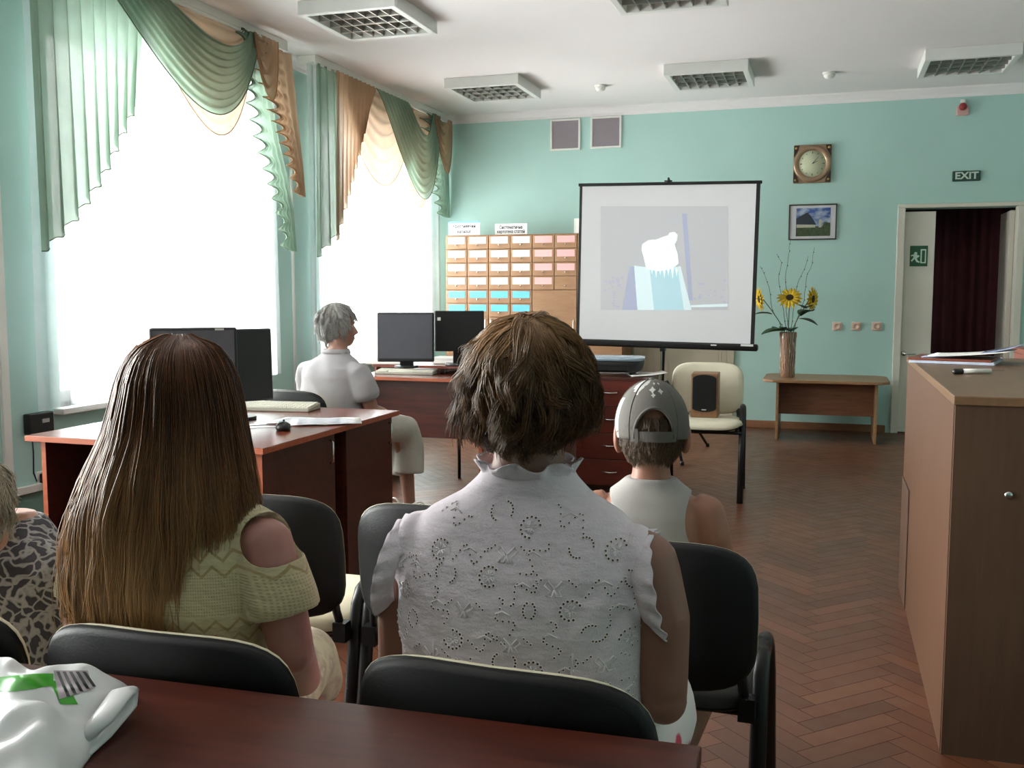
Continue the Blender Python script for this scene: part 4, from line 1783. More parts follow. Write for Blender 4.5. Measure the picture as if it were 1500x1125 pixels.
m.bb((0.02, 0.28, DZ + 0.04), (W_ - 0.3, D_ - 0.02, DZ + 0.058))
for x in (0.03, 0.5, W_ - 0.34):
    m.bb((x, 0.30, DZ), (x + 0.018, D_ - 0.04, DZ + 0.04))
m.build('monitor_shelf', 'mahogany_top', root, bevel=0.002)
SH = DZ + 0.059
m = MB()
m.tube([(W_ - 0.82, 0.5, 0), (W_ - 0.82, 0.5, 0.34)], 0.012, 8)
m.build('prop_leg', 'black_metal', root)
monitor(594, 494, 6.52, 0.375, 0.325, CAMYAW - 0.03, SH, 'screen_dark', 'grey square monitor by the window on the farther desk', fw=0.16)
monitor(673, 485, 6.72, 0.335, 0.275, CAMYAW + 0.05, SH, 'black_plastic', 'black monitor with a small white sticker on the farther desk', sticker=True, fw=0.2)
p = at_z(596, 547.5, DZ)
keyboard((p[0], p[1], DZ + 0.001), 0.05, 'pale keyboard on the farther desk below the grey monitor', 0.42, 0.14)
for (px, py, s, lab) in ((655, 527, (0.16, 0.12, 0.045), 'low white box on the farther desk under the black monitor'), (693, 525, (0.12, 0.14, 0.055), 'white box at the end of the farther desk shelf')):
    p = at_d(px, py, 6.95)
    root = tag(empty('white_box', (p[0], p[1], SH + 0.001)), lab, 'box')
    m = MB()
    m.bb((-s[0] / 2, -s[1] / 2, 0), (s[0] / 2, s[1] / 2, s[2] * 0.6))
    m.build('tray', 'paper', root, bevel=0.003)
    m = MB()
    m.bb((-s[0] / 2 - 0.002, -s[1] / 2 - 0.002, s[2] * 0.6), (s[0] / 2 + 0.002, s[1] / 2 + 0.002, s[2]))
    m.build('lid', 'white_plastic', root, bevel=0.003)
p = at_z(562, 533, SH)
m = MB()
m.box((0, 0, 0.012), (0.26, 0.10, 0.024))
m.box((0.01, 0.005, 0.03), (0.23, 0.10, 0.012))
o = m.build('paper_stack', 'paper', None, bevel=0.002, loc=(p[0], p[1] + 0.02, SH + 0.001), rz=0.1)
tag(o, 'low stack of white paper at the window end of the farther desk shelf', 'paper')

# drawer pedestal with the printer
root = tag(empty('drawer_pedestal', (-1.50, 6.30, 0)), 'red brown drawer pedestal standing behind the boy, carrying the printer', 'drawer unit')
m = MB()
m.bb((-0.06, 0.016, 0.03), (0.40, 0.50, 0.735))
m.bb((-0.07, -0.006, 0.735), (0.41, 0.51, 0.755))
m.build('body', 'mahogany', root, bevel=0.002)
k = NT('mahogany_red')
k.l(k.ramp(k.noise(k.coord((2, 26, 26)), 1.6, 5, 0.6), [(0.35, '#521d14'), (0.65, '#68291b')]), k.b.inputs['Base Color'])
k.b.inputs['Roughness'].default_value = 0.35
MATS['mahogany_red'] = k.m
pd_ = None
for i in range(4):
    if pd_ is None:
        m = MB()
        m.bb((-0.057, -0.002, 0.003), (0.397, 0.016, 0.172))
        pd_ = dr = m.build('drawer', 'mahogany_red', root, bevel=0.002)
        m = MB()
        m.tube([(0.12, -0.002, 0.10), (0.125, -0.022, 0.095), (0.17, -0.026, 0.092), (0.215, -0.022, 0.095), (0.22, -0.002, 0.10)], 0.005, 8)
        ph_ = m.build('handle', 'chrome', dr)
    else:
        dr = pd_.copy()
        COL.objects.link(dr)
        dr.parent = root
        h_ = ph_.copy()
        COL.objects.link(h_)
        h_.parent = dr
    dr.location = (0, 0, 0.04 + 0.174 * i)
root = tag(empty('printer', (-1.37, 6.58, 0.756), 0.08), 'black printer with a shiny blue grey lid on the drawer pedestal', 'printer')
plain('printer_lid', '#8d9fae', 0.15, 0.2, var=0.05)
m = MB()
m.loft([sring((0, 0, z), (a, 0, 0), (0, b, 0), 32, 5) for z, a, b in ((0.02, 0.17, 0.13), (0.03, 0.19, 0.15), (0.085, 0.205, 0.16), (0.095, 0.20, 0.155))])
for sx in (-1, 1):
    for sy in (-1, 1):
        m.lathe([(0.012, 0), (0.012, 0.025)], (sx * 0.13, sy * 0.1, 0), 10)
m.build('body', 'black_plastic', root)
m = MB()
m.loft([sring((0, 0, z), (a, 0, 0), (0, b, 0), 32, 5) for z, a, b in ((0.095, 0.205, 0.16), (0.108, 0.215, 0.168), (0.118, 0.20, 0.155), (0.12, 0.10, 0.08))])
m.build('lid', 'printer_lid', root)
m = MB()
m.bb((-0.12, -0.158, 0.035), (0.12, -0.15, 0.06))
m.build('paper_slot', 'black_shell', root)
r_ = MB()
r_.grid(lambda u, v: ((u - 0.5) * 0.24, (v - 0.5) * 0.17, 0.002 + 0.022 * u * u), 8, 2)
o = r_.build('paper_sheet', 'paper', None, loc=(-1.125, 6.50, 0.757), rz=0.35, solid=0.0008)
tag(o, 'loose white sheet hanging over the pedestal edge beside the printer', 'paper')

# ------------------------------------------------------------------ wall box, cable and plug by the nearer desk
p = at_x(52, 619, WALLX)
root = tag(empty('network_box', (WALLX, p[1], p[2])), 'small black box fixed to the wall at the end of the nearer desk', 'network device')
m = MB()
m.bb((0.0, -0.085, -0.055), (0.045, 0.085, 0.055))
m.build('case', 'black_plastic', root, bevel=0.006)
m = MB()
m.bb((0.045, 0.0, 0.0), (0.047, 0.05, 0.02))
m.build('label_plate', 'rim_grey', root)
m = MB()
m.tube([(0.02, -0.05, -0.055), (0.03, -0.055, -0.15), (0.03, -0.06, -0.26), (0.02, -0.03, -0.31)], 0.004, 6)
m.tube([(0.02, 0.03, -0.055), (0.03, 0.03, -0.10), (0.025, 0.06, -0.16)], 0.003, 6)
m.build('cable', 'black_plastic', root)
p = at_x(61, 699, WALLX)
root = tag(empty('power_adapter', (WALLX, p[1], p[2])), 'small black power plug in the wall below the network box', 'plug')
m = MB()
m.bb((0.0, -0.045, -0.035), (0.012, 0.045, 0.035))
m.build('socket_plate', 'white_plastic', root, bevel=0.004)
m = MB()
m.bb((0.012, -0.03, -0.03), (0.06, 0.04, 0.025))
m.build('plug_body', 'black_plastic', root, bevel=0.006)

# ------------------------------------------------------------------ reception counters at the side
KX0, KX1, KY0, KY1, KZ = 0.343, 0.605, 2.96, 4.67, 1.03
root = tag(empty('counter_unit', (KX0, KY0, 0)), 'tall wooden counter with a pale front, running towards the exit doorway', 'counter')
W_, D_ = KX1 - KX0, KY1 - KY0
m = MB()
m.bb((0.0, 0.018, 0.0), (0.02, D_, KZ - 0.026))
m.build('front_panel', 'counter_front', root)
m = MB()
m.bb((0.002, 0.0, 0.0), (W_ + 0.2, 0.018, KZ - 0.026))
ep = m.build('end_panel', 'counter_side', root)
m = MB()
m.lathe([(0.011, 0), (0.011, 0.003), (0.006, 0.005)], (0.145, 0.0, KZ - 0.27), 14, M=MX)
m.build('lock', 'chrome', ep)
m = MB()
m.bb((-0.004, -0.006, KZ - 0.026), (W_ + 0.205, D_, KZ))
m.build('countertop', 'counter_top', root, bevel=0.003)
m = MB()
m.bb((0.02, 0.05, 0.0), (W_ + 0.2, D_ - 0.02, 0.08))
m.bb((0.02, 0.018, 0.5), (W_ + 0.2, D_ - 0.02, 0.52))
m.bb((0.02, D_ - 0.02, 0.0), (W_ + 0.2, D_, KZ - 0.026))
m.build('shelves', 'counter_side', root)
m = MB()
m.bb((-0.006, D_ - 0.36, 0.0), (-0.0005, D_ - 0.02, 0.50))
m.build('kick_board', 'counter_side', root, bevel=0.003)
# second counter behind, running across
root = tag(empty('counter_unit', (0.835, 3.35, 0)), 'darker red brown counter beyond the pale one, at the picture edge', 'counter')
m = MB()
m.bb((0.0, 0.0, 0.0), (0.5, 1.75, 1.035))
m.build('body', 'counter_red', root, bevel=0.003)
m = MB()
m.bb((-0.012, -0.01, 1.035), (0.51, 1.77, 1.06))
m.build('countertop', 'counter_red', root, bevel=0.003)

# papers and pen on the counter
FZ = KZ + 0.001
root = tag(empty('document_folder', (0.52, 4.36, FZ), -0.25), 'clear document folders with papers fanned on the far end of the counter', 'folder')
plain('film_blue', '#9aa3c0', 0.15, var=0.15, scale=20)
m = MB()
m.bb((-0.17, -0.16, 0.0), (0.14, 0.14, 0.012))
m.build('paper_block', 'paper_blue', root, bevel=0.002)
m = MB()
m.bb((-0.175, -0.165, 0.012), (0.13, 0.13, 0.02))
m.build('cover', 'counter_red', root, bevel=0.002)
m = MB()
m.grid(lambda u, v: (-0.13 + 0.36 * u, -0.12 + 0.24 * v, 0.022 + 0.012 * u + 0.045 * u ** 2.5), 12, 4)
m.build('plastic_sleeve', 'film_blue', root, solid=0.002)
m = MB()
m.grid(lambda u, v: (-0.10 + 0.30 * u, -0.16 + 0.22 * v, 0.030 + 0.006 * u + 0.02 * u ** 2), 10, 4)
m.build('plastic_sleeve', 'paper', root, solid=0.002)
p = at_z(1428, 548, KZ)
root = tag(empty('marker_pen', (p[0], p[1], FZ + 0.009), 0.5), 'white marker pen with a dark cap lying on the counter', 'pen')
m = MB()
m.tube([(-0.05, 0, 0), (0.06, 0, 0)], 0.009, 12)
m.build('barrel', 'white_plastic', root)
m = MB()
m.tube([(-0.085, 0, 0), (-0.08, 0, 0), (-0.05, 0, 0)], [0.006, 0.0098, 0.0098], 12)
m.build('cap', 'black_plastic', root)
root = tag(empty('scissors', (p[0] + 0.02, p[1] + 0.09, FZ + 0.004), 0.2), 'small grey handled scissors lying behind the marker pen', 'scissors')
m = MB()
m.prism([(0, -0.006), (0.09, 0.0), (0, 0.006)], (0, 0, 0), (1, 0, 0), (0, 1, 0), 0.003)
m.build('blade', 'chrome', root)
for s_ in (-1, 1):
    m = MB()
    m.tube([(-0.03 + 0.028 * math.cos(t), s_ * 0.018 + 0.016 * math.sin(t), 0.0) for t in np.linspace(0, 2 * PI, 20)], 0.004, 8)
    m.build('handle', 'black_plastic', root)

# ------------------------------------------------------------------ the table in front of the camera
TA = 0.035
root = tag(empty('meeting_table', (-0.135, 1.213, 0), TA), 'dark mahogany table edge in front of the seated audience', 'table')
k = NT('mahogany_front')
v = k.coord((2.0, 24, 24))
k.l(k.ramp(k.noise(v, 1.5, 5, 0.6), [(0.35, '#361710'), (0.65, '#4d2218')]), k.b.inputs['Base Color'])
k.b.inputs['Roughness'].default_value = 0.33
k.b.inputs['Specular IOR Level'].default_value = 0.28
MATS['mahogany_front'] = k.m
m = MB()
m.bb((-1.75, -0.78, 0.726), (0.0, 0.0, 0.75))
m.build('tabletop', 'mahogany_front', root, bevel=0.003)
for x in (-1.70, -0.06):
    m = MB()
    m.bb((x, -0.72, 0), (x + 0.024, -0.06, 0.726))
    m.build('leg', 'mahogany', root)
m = MB()
m.bb((-1.676, -0.42, 0.35), (-0.06, -0.40, 0.726))
m.build('modesty_panel', 'mahogany', root)

# plastic carrier bag on that table
root = tag(empty('plastic_bag', (-0.985, 0.93, 0.751)), 'white plastic carrier bag with a green band lying on the front table', 'bag')
plain('bag_white', '#d5d6d6', 0.28, var=0.03, scale=14)
plain('bag_green', '#3f9a2e', 0.3, var=0.05)
plain('bag_ink', '#22302c', 0.3, var=0.05)


def bagpt(px, py, z):
    p = at_z(px, py, z)
    return np.array([p[0] + 0.985, p[1] - 0.93])


outline = [bagpt(*q) for q in ((196, 1012, 0.76), (186, 1040, 0.76), (150, 1085, 0.752), (118, 1128, 0.752), (60, 1200, 0.752), (-90, 1230, 0.752), (-200, 1120, 0.752), (-160, 1010, 0.76), (-60, 985, 0.79), (0, 978, 0.80), (60, 980, 0.80), (105, 985, 0.79), (138, 1006, 0.775), (165, 1008, 0.77))]
outline = np.array(outline)
oc = outline.mean(axis=0)


def bag_outline(t):
    n = len(outline)
    k_ = (t % 1.0) * n
    i = int(k_) % n
    f = k_ - int(k_)
    p0, p1, p2, p3 = outline[(i - 1) % n], outline[i], outline[(i + 1) % n], outline[(i + 2) % n]
    return 0.5 * ((2 * p1) + (-p0 + p2) * f + (2 * p0 - 5 * p1 + 4 * p2 - p3) * f * f + (-p0 + 3 * p1 - 3 * p2 + p3) * f ** 3)


def bag_h(x, y, s):
    base = 0.072 * (1 - s ** 2.2) ** 0.75
    w = 0.008 * math.sin(30 * x + 22 * y + 2.0 * math.sin(18 * y)) + 0.004 * math.sin(60 * y - 41 * x + 3 * math.sin(30 * x)) + 0.002 * math.sin(130 * x + 60 * y)
    return max(0.0, base + w * min(1, (1 - s) * 3.2) + 0.012 * (1 - s))


m = MB()
NT_, NS = 120, 44
rings = []
for i in range(NS + 1):
    s = 1 - i / NS
    s = max(s, 0.004)
    ring = []
    for j in range(NT_):
        o_ = bag_outline(j / NT_) - oc
        x, y = oc + o_ * s
        ring.append((x, y, 0.003 + bag_h(x, y, s)))
    rings.append(ring)
bot = [[(p[0], p[1], 0.0) for p in rings[-1]]] + [[(p[0], p[1], 0.0) for p in rings[0]]]
m.loft(bot[:1] + bot[1:] + rings)
o = m.build('bag_body', 'bag_white', root)
bvh = BVHTree.FromPolygons([Vector(v) for v in m.v], m.f)
orig = Vector((-0.985, 0.93, 0.751))


def on_bag(px, py):
    d = Vector(ray(px, py)).normalized()
    h_ = bvh.ray_cast(Vector(CAM) - orig, d)
    return None if h_[0] is None else (h_[0], h_[1])


def printed(poly_fn, nu, nv, mat, lift):
    g = MB()
    ids = {}
    for i in range(nu + 1):
        for j in range(nv + 1):
            h_ = on_bag(*poly_fn(i / nu, j / nv))
            if h_:
                ids[(i, j)] = len(g.v)
                g.v.append(tuple(h_[0] + h_[1] * (lift if h_[1].z > 0 else -lift)))
    for i in range(nu):
        for j in range(nv):
            q_ = [(i, j), (i, j + 1), (i + 1, j + 1), (i + 1, j)]
            if all(k_ in ids for k_ in q_):
                g.f.append(tuple(ids[k_] for k_ in q_))
                g.mi.append(0)
                g.sm.append(True)
    if g.f:
        merge_into(o, g, mat)


printed(lambda u, v: (-70 + 148 * u, 990 + 3 * math.sin(u * 5) + (20 - 3 * math.sin(u * 7)) * v), 60, 8, 'bag_green', 0.0006)
printed(lambda u, v: (72 + 26 * u + 16 * v, 996 + 6 * u + 36 * v - 6 * u * v), 12, 16, 'bag_green', 0.0006)
printed(lambda u, v: (78 + 50 * u + 8 * v, 983 + 42 * v * (1 - 0.35 * u)), 20, 16, 'mesh_grey', 0.0011)
for a_ in range(5):
    printed(lambda u, v, a_=a_: (82 + 9.5 * a_ + 5 * u + 15 * v, 985 + (36 - 3.5 * a_) * v), 3, 14, 'bag_ink', 0.0016)
# the two handles flattened towards the table edge
m = MB()
hp = [bagpt(*q) for q in ((120, 1085, 0.765), (150, 1050, 0.79), (178, 1018, 0.795), (190, 1012, 0.785), (186, 1032, 0.77), (150, 1078, 0.757), (125, 1105, 0.755))]
hz = [0.016, 0.036, 0.046, 0.034, 0.018, 0.006, 0.004]
m.tube([(q[0], q[1], z) for q, z in zip(hp, hz)], [0.012, 0.016, 0.016, 0.012, 0.014, 0.012, 0.008], 12, flat=((0, 0, 1), 0.45))
m.build('handle', 'bag_white', root)

# ------------------------------------------------------------------ people
skin_mat('skin_light', '#855f50')
skin_mat('skin_pale', '#a98070')
skin_mat('skin_tan', '#916652')
skin_mat('skin_rose', '#986c62')
plain('eye_white', '#dcd8d2', 0.25)
plain('eye_dark', '#241a14', 0.2)
plain('lip', '#9a5a52', 0.5)
plain('brow', '#4a382c', 0.8)


def hand(mb, wrist, dirv, palm, side, sc=1.0, curl=0.5):
    """palm, four bent fingers of different lengths and a thumb leaving the side of the palm"""
    d = Vector(dirv).normalized()
    n = Vector(palm)
    n = (n - d * n.dot(d)).normalized()          # towards the palm side
    s = d.cross(n).normalized() * side           # towards the thumb
    w = Vector(wrist)
    rings = []
    for (t, a, b) in ((-0.012, 0.022, 0.017), (0.02, 0.030, 0.015), (0.055, 0.038, 0.014), (0.085, 0.038, 0.012), (0.093, 0.034, 0.010)):
        rings.append(sring(w + d * t * sc, s * a * sc * side, n * b * sc, 18, 2.4))
    mb.loft(rings)
    for i, (off, ln) in enumerate(((0.028, 0.070), (0.0095, 0.078), (-0.0095, 0.073), (-0.028, 0.058))):
        p = w + d * 0.084 * sc + s * off * sc
        pts, dd = [p - d * 0.012 * sc], d.copy()
        a = 0.15
        pts.append(p)
        for k_, fr in enumerate((0.45, 0.32, 0.23)):
            a += curl * (0.55 + 0.12 * k_ + 0.05 * i)
            dd = d * math.cos(a) + n * math.sin(a)
            p = p + dd * ln * fr * sc
            pts.append(p)
        mb.tube(pts, [0.0088 * sc, 0.0090 * sc, 0.0084 * sc, 0.0076 * sc, 0.0060 * sc], 10)
    p = w + d * 0.022 * sc + s * 0.026 * sc
    t1 = (d * 0.62 + s * 0.72 + n * 0.25).normalized()
    t2 = (d * 0.85 + s * 0.35 + n * 0.45).normalized()
    mb.tube([p - t1 * 0.02 * sc, p, p + t1 * 0.034 * sc, p + t1 * 0.034 * sc + t2 * 0.028 * sc, p + t1 * 0.034 * sc + t2 * 0.05 * sc],
            [0.014 * sc, 0.013 * sc, 0.0105 * sc, 0.009 * sc, 0.0065 * sc], 10)


def head(mb, c, M, s=1.0, full=1.0, ear=1.0):
    """skull, jaw, nose, ears, lips; M turns local (x right, y forward, z up)"""
    c = Vector(c)

    def P(x, y, z):
        return c + M @ Vector((x * s, y * s, z * s))

    mb.ell(P(0, -0.012, 0.022), (0.074 * s, 0.092 * s, 0.098 * s), M=M)
    mb.ell(P(0, 0.022, -0.03), (0.062 * s * full, 0.070 * s, 0.082 * s), M=M)
    mb.ell(P(0, 0.045, -0.078), (0.040 * s * full, 0.042 * s, 0.034 * s), M=M)
    for sx in (-1, 1):
        mb.ell(P(sx * 0.034, 0.055, -0.032), (0.028 * s, 0.026 * s, 0.03 * s), M=M)
        E_ = M @ Matrix.Rotation(sx * 0.35, 3, 'Z')
        mb.ell(P(sx * (0.077 + 0.02 * (ear - 1)), -0.008, -0.010), (0.010 * s * ear, 0.020 * s * ear, 0.033 * s * ear), M=E_)
        mb.ell(P(sx * 0.077, -0.004, -0.036), (0.008 * s, 0.010 * s, 0.011 * s), M=E_)
        mb.ell(P(sx * 0.03, 0.068, 0.022), (0.026 * s, 0.016 * s, 0.009 * s), M=M)
    mb.tube([P(0, 0.074, 0.012), P(0, 0.090, -0.012), P(0, 0.103, -0.030), P(0, 0.086, -0.040)], [0.009 * s, 0.011 * s, 0.013 * s, 0.011 * s], 10)
    for sx in (-1, 1):
        mb.ell(P(sx * 0.012, 0.086, -0.034), (0.009 * s, 0.010 * s, 0.008 * s), M=M)
    mb.ell(P(0, 0.084, -0.060), (0.024 * s, 0.010 * s, 0.006 * s), M=M)
    mb.ell(P(0, 0.082, -0.070), (0.020 * s, 0.010 * s, 0.007 * s), M=M)


def face_bits(c, M, s, parent):
    c = Vector(c)
    for sx in (-1, 1):
        m = MB()
        m.ell(c + M @ Vector((sx * 0.031 * s, 0.066 * s, 0.004 * s)), (0.0125 * s, 0.0115 * s, 0.009 * s), n=14, m=8, M=M)
        m.ell(c + M @ Vector((sx * 0.031 * s, 0.0745 * s, 0.004 * s)), (0.0055 * s, 0.004 * s, 0.0055 * s), 1, n=12, m=6, M=M)
        m.build('eye', ['eye_white', 'eye_dark'], parent)
        m = MB()
        m.tube([c + M @ Vector((sx * x * s, y * s, z * s)) for x, y, z in ((0.013, 0.083, 0.022), (0.03, 0.082, 0.028), (0.048, 0.069, 0.022))], [0.003 * s, 0.004 * s, 0.002 * s], 8)
        m.build('eyebrow', 'brow', parent)
    m = MB()
    m.ell(c + M @ Vector((0, 0.0865 * s, -0.064 * s)), (0.022 * s, 0.008 * s, 0.008 * s), n=14, m=8, M=M)
    m.build('lips', 'lip', parent)


def limb(mb, pts, rad, n=16):
    """limb through joints, with rounded joints"""
    P = [Vector(p) for p in pts]
    dense, rr = [], []
    for i in range(len(P) - 1):
        for k_ in range(6):
            t = k_ / 6
            dense.append(P[i].lerp(P[i + 1], t))
            rr.append(rad[i] + (rad[i + 1] - rad[i]) * t)
    dense.append(P[-1])
    rr.append(rad[-1])
    mb.tube(dense, rr, n)
    for p, r in zip(P[1:-1], rad[1:-1]):
        mb.ell(p, (r * 0.99, r * 0.99, r * 0.99), n=14, m=8)


def shoe(mb, ankle, d, s=1.0):
    d = Vector(d)
    d.z = 0
    d.normalize()
    sd = Vector((d.y, -d.x, 0))
    a = Vector(ankle)
    rings = []
    for (t, w_, h_) in ((-0.06, 0.018, 0.03), (-0.045, 0.030, 0.055), (0.0, 0.034, 0.07), (0.06, 0.038, 0.055), (0.12, 0.042, 0.04), (0.165, 0.034, 0.03), (0.185, 0.015, 0.018)):
        c = Vector((a.x, a.y, 0)) + d * t * s + Vector((0, 0, h_ * s / 2 + 0.002))
        rings.append(sring(c, sd * w_ * s, Vector((0, 0, h_ * s / 2)), 18, 2.6))
    mb.loft(rings)


def clump_hair(guides_root, flow, N, K, length, spread, name, mat, parent, root_fn, R0=0.0009, tipR=0.0003, conv=0.7, base=None, curl=0.008, turns=1.2, seed=3):
    """hair in locks: guides follow flow(p, t), every strand joins the nearest guide towards its tip"""
    rg = np.random.default_rng(seed)
    G = len(guides_root)
    ts = np.linspace(0, 1, K)
    g = np.zeros((G, K, 3))
    for i in range(G):
        p = np.array(guides_root[i], float)
        Li = length(p) * rg.uniform(0.75, 1.2)
        ph, tn = rg.uniform(0, 2 * PI), turns * rg.uniform(0.6, 1.4) * rg.choice([-1, 1])
        cr = curl * rg.uniform(0.4, 1.4)
        q = p.copy()
        pts = []
        for k_ in range(K):
            pts.append(q.copy())
            d = flow(q, ts[k_], i)
            q = q + d * Li / (K - 1)
        pts = np.array(pts)
        T = np.gradient(pts, axis=0)
        T /= np.linalg.norm(T, axis=1, keepdims=True) + 1e-9
        ref = np.array([0.3, 0.2, 0.93])
        U = np.cross(T, ref)
        U /= np.linalg.norm(U, axis=1, keepdims=True) + 1e-9
        V = np.cross(T, U)
        a = ph + 2 * PI * tn * ts
        g[i] = pts + (U * np.cos(a)[:, None] + V * np.sin(a)[:, None]) * (cr * ts)[:, None]
    roots = root_fn(N, rg)
    gr = g[:, 0, :]
    d2 = ((roots[:, None, :] - gr[None, :, :]) ** 2).sum(-1)
    near = d2.argmin(1)
    off = roots - gr[near]
    w = 1 - conv * ts ** 0.8
    P = g[near] + off[:, None, :] * w[None, :, None]
    P += (rg.normal(0, spread, (len(roots), 1, 3)) * ts[None, :, None])
    P += 0.0012 * np.sin(ts[None, :, None] * rg.uniform(6, 14, (len(roots), 1, 1)) + rg.uniform(0, 6, (len(roots), 1, 3)))* ts[None, :, None]
    R = (R0 + (tipR - R0) * ts ** 1.5)
    return strands(P, R, name, mat, parent, base)


def ell_roots(c, r, keep):
    c, r = np.array(c), np.array(r)

    def fn(N, rg):
        out = []
        while len(out) < N:
            v = rg.normal(0, 1, 3)
            v /= np.linalg.norm(v)
            if keep(v):
                out.append(c + v * r)
        return np.array(out)
    return fn


# ------------------------------------------------------------------ woman in the white blouse (middle of the front row)
WX, WY = -0.447, 1.468
wroot = tag(empty('person', (WX, WY, 0), 0.05), 'person with short brown wavy hair in a white ruffled eyelet blouse, seated', 'person')
HM = Matrix.Rotation(0.10, 3, 'Z') @ Matrix.Rotation(-0.05, 3, 'X')
HC = Vector((0.0, 0.055, 1.158))
m = MB()
rows = [(0.50, 0, 0.0, 0.19, 0.13), (0.58, 0, 0.0, 0.19, 0.135), (0.68, 0, -0.005, 0.182, 0.125), (0.78, 0, -0.01, 0.183, 0.125), (0.86, 0, -0.008, 0.184, 0.12), (0.91, 0, 0.0, 0.176, 0.108), (0.945, 0, 0.01, 0.155, 0.088), (0.975, 0, 0.016, 0.115, 0.07), (1.005, 0, 0.022, 0.072, 0.06), (1.05, 0, 0.032, 0.056, 0.056), (1.11, 0, 0.04, 0.054, 0.056), (1.16, 0, 0.05, 0.05, 0.05)]
m.loft(body_rings(rows))
head(m, HC, HM, 1.0)
for sx in (-1, 1):
    ax_ = 0.014 if sx > 0 else 0.034
    limb(m, [(sx * 0.155, 0.0, 0.915), (sx * (0.205 - ax_), -0.003, 0.90), (sx * (0.228 - ax_), -0.008, 0.82), (sx * (0.238 - ax_), -0.015, 0.695), (sx * 0.175, 0.12, 0.655), (sx * 0.10, 0.235, 0.66)], [0.052, 0.054, 0.049, 0.037, 0.035, 0.026])
    hand(m, (sx * 0.10, 0.235, 0.66), (-sx * 0.6, 0.75, -0.25), (0.0, -0.1, -1), sx, 0.95, 0.35)
    limb(m, [(sx * 0.10, 0.0, 0.55), (sx * 0.12, 0.40, 0.535), (sx * 0.125, 0.44, 0.46), (sx * 0.13, 0.40, 0.09)], [0.085, 0.065, 0.058, 0.036])
    shoe(m, (sx * 0.13, 0.40, 0.09), (0, 1, 0), 1.0)
fuse(m, 'body', 'skin_light', wroot, voxel=0.005, smooth=4)
face_bits(HC, HM, 1.0, wroot)

k = NT('eyelet_cotton')
v = k.coord()
k.b.inputs['Base Color'].default_value = lin('#cfc5cd')
k.b.inputs['Roughness'].default_value = 0.85
k.b.inputs['Sheen Weight'].default_value = 0.2
n1 = k.noise(k.coord((9, 9, 22)), 1.2, 3)
n2 = k.noise(v, 350, 2)
k.bump(k.math('ADD', k.math('MULTIPLY', n1, 1.0), k.math('MULTIPLY', n2, 0.1)), 0.55, 0.02)
MATS['eyelet_cotton'] = k.m
plain('eyelet_hole', '#5a4038', 0.9)
plain('embroidery_white', '#e6e0e2', 0.7)
m = MB()
rows = [(0.585, 0, 0.0, 0.206, 0.15), (0.64, 0, 0.0, 0.203, 0.145), (0.70, 0, -0.004, 0.196, 0.138), (0.76, 0, -0.010, 0.194, 0.138), (0.80, 0, -0.011, 0.198, 0.137), (0.86, 0, -0.008, 0.200, 0.133), (0.905, 0, -0.002, 0.197, 0.124), (0.94, 0, 0.006, 0.186, 0.110), (0.972, 0, 0.012, 0.158, 0.093), (1.000, 0, 0.020, 0.106, 0.077), (1.028, 0, 0.026, 0.076, 0.070), (1.040, 0, 0.030, 0.073, 0.069)]
m.loft(body_rings(rows, 48))
for sx in (-1, 1):
    m.ell((sx * 0.178, -0.002, 0.897), (0.040, 0.074, 0.066))
blouse = fuse(m, 'blouse', 'eyelet_cotton', wroot, voxel=0.006, smooth=6)
me = blouse.data
# gathers and drag folds across the back
for v_ in me.vertices:
    x, y, z = v_.co
    if 0.6 < z < 0.97:
        w_ = min(1, (z - 0.6) / 0.05) * min(1, (0.97 - z) / 0.08)
        f = 0.0028 * math.sin(58 * z + 8 * abs(x) + 2.2 * math.sin(13 * x + 1)) * math.exp(-((z - 0.76) / 0.07) ** 2)
        f += 0.0032 * math.sin(70 * (z - 0.9 * abs(x)) + 1.5 * math.sin(20 * x)) * math.exp(-((abs(x) - 0.15) / 0.05) ** 2)
        v_.co.y += -f * w_ if y < 0 else f * w_
me.update()
bv = BVHTree.FromPolygons([v_.co.copy() for v_ in me.vertices], [tuple(p.vertices) for p in me.polygons])


def on_back(x, z):
    h_ = bv.ray_cast(Vector((x, -1.0, z)), Vector((0, 1, 0)))
    return h_[0], h_[1]


hole, stitch = MB(), MB()


def dot(x, z, r=0.0019):
    p, n_ = on_back(x, z)
    if p is None:
        return
    n_ = n_.normalized()
    q_ = n_.to_track_quat('Z', 'Y').to_matrix()
    ring = [p + n_ * 0.0006 + q_ @ Vector((r * math.cos(t), r * math.sin(t), 0)) for t in np.linspace(0, 2 * PI, 9)[:-1]]
    hole.add(ring, [tuple(range(8))], 0)
    rim = [[p + n_ * 0.0002 + q_ @ Vector((rr * math.cos(t), rr * math.sin(t), hh)) for t in np.linspace(0, 2 * PI, 9)[:-1]] for rr, hh in ((r * 1.0, 0.0005), (r * 1.35, 0.0012), (r * 1.75, 0.0))]
    stitch.loft(rim, caps=False)


def stroke(pts, r=0.0012):
    L_ = []
    for x, z in pts:
        p, n_ = on_back(x, z)
        if p is None:
            return
        L_.append(p + n_.normalized() * 0.0004)
    stitch.tube(L_, r, 6)


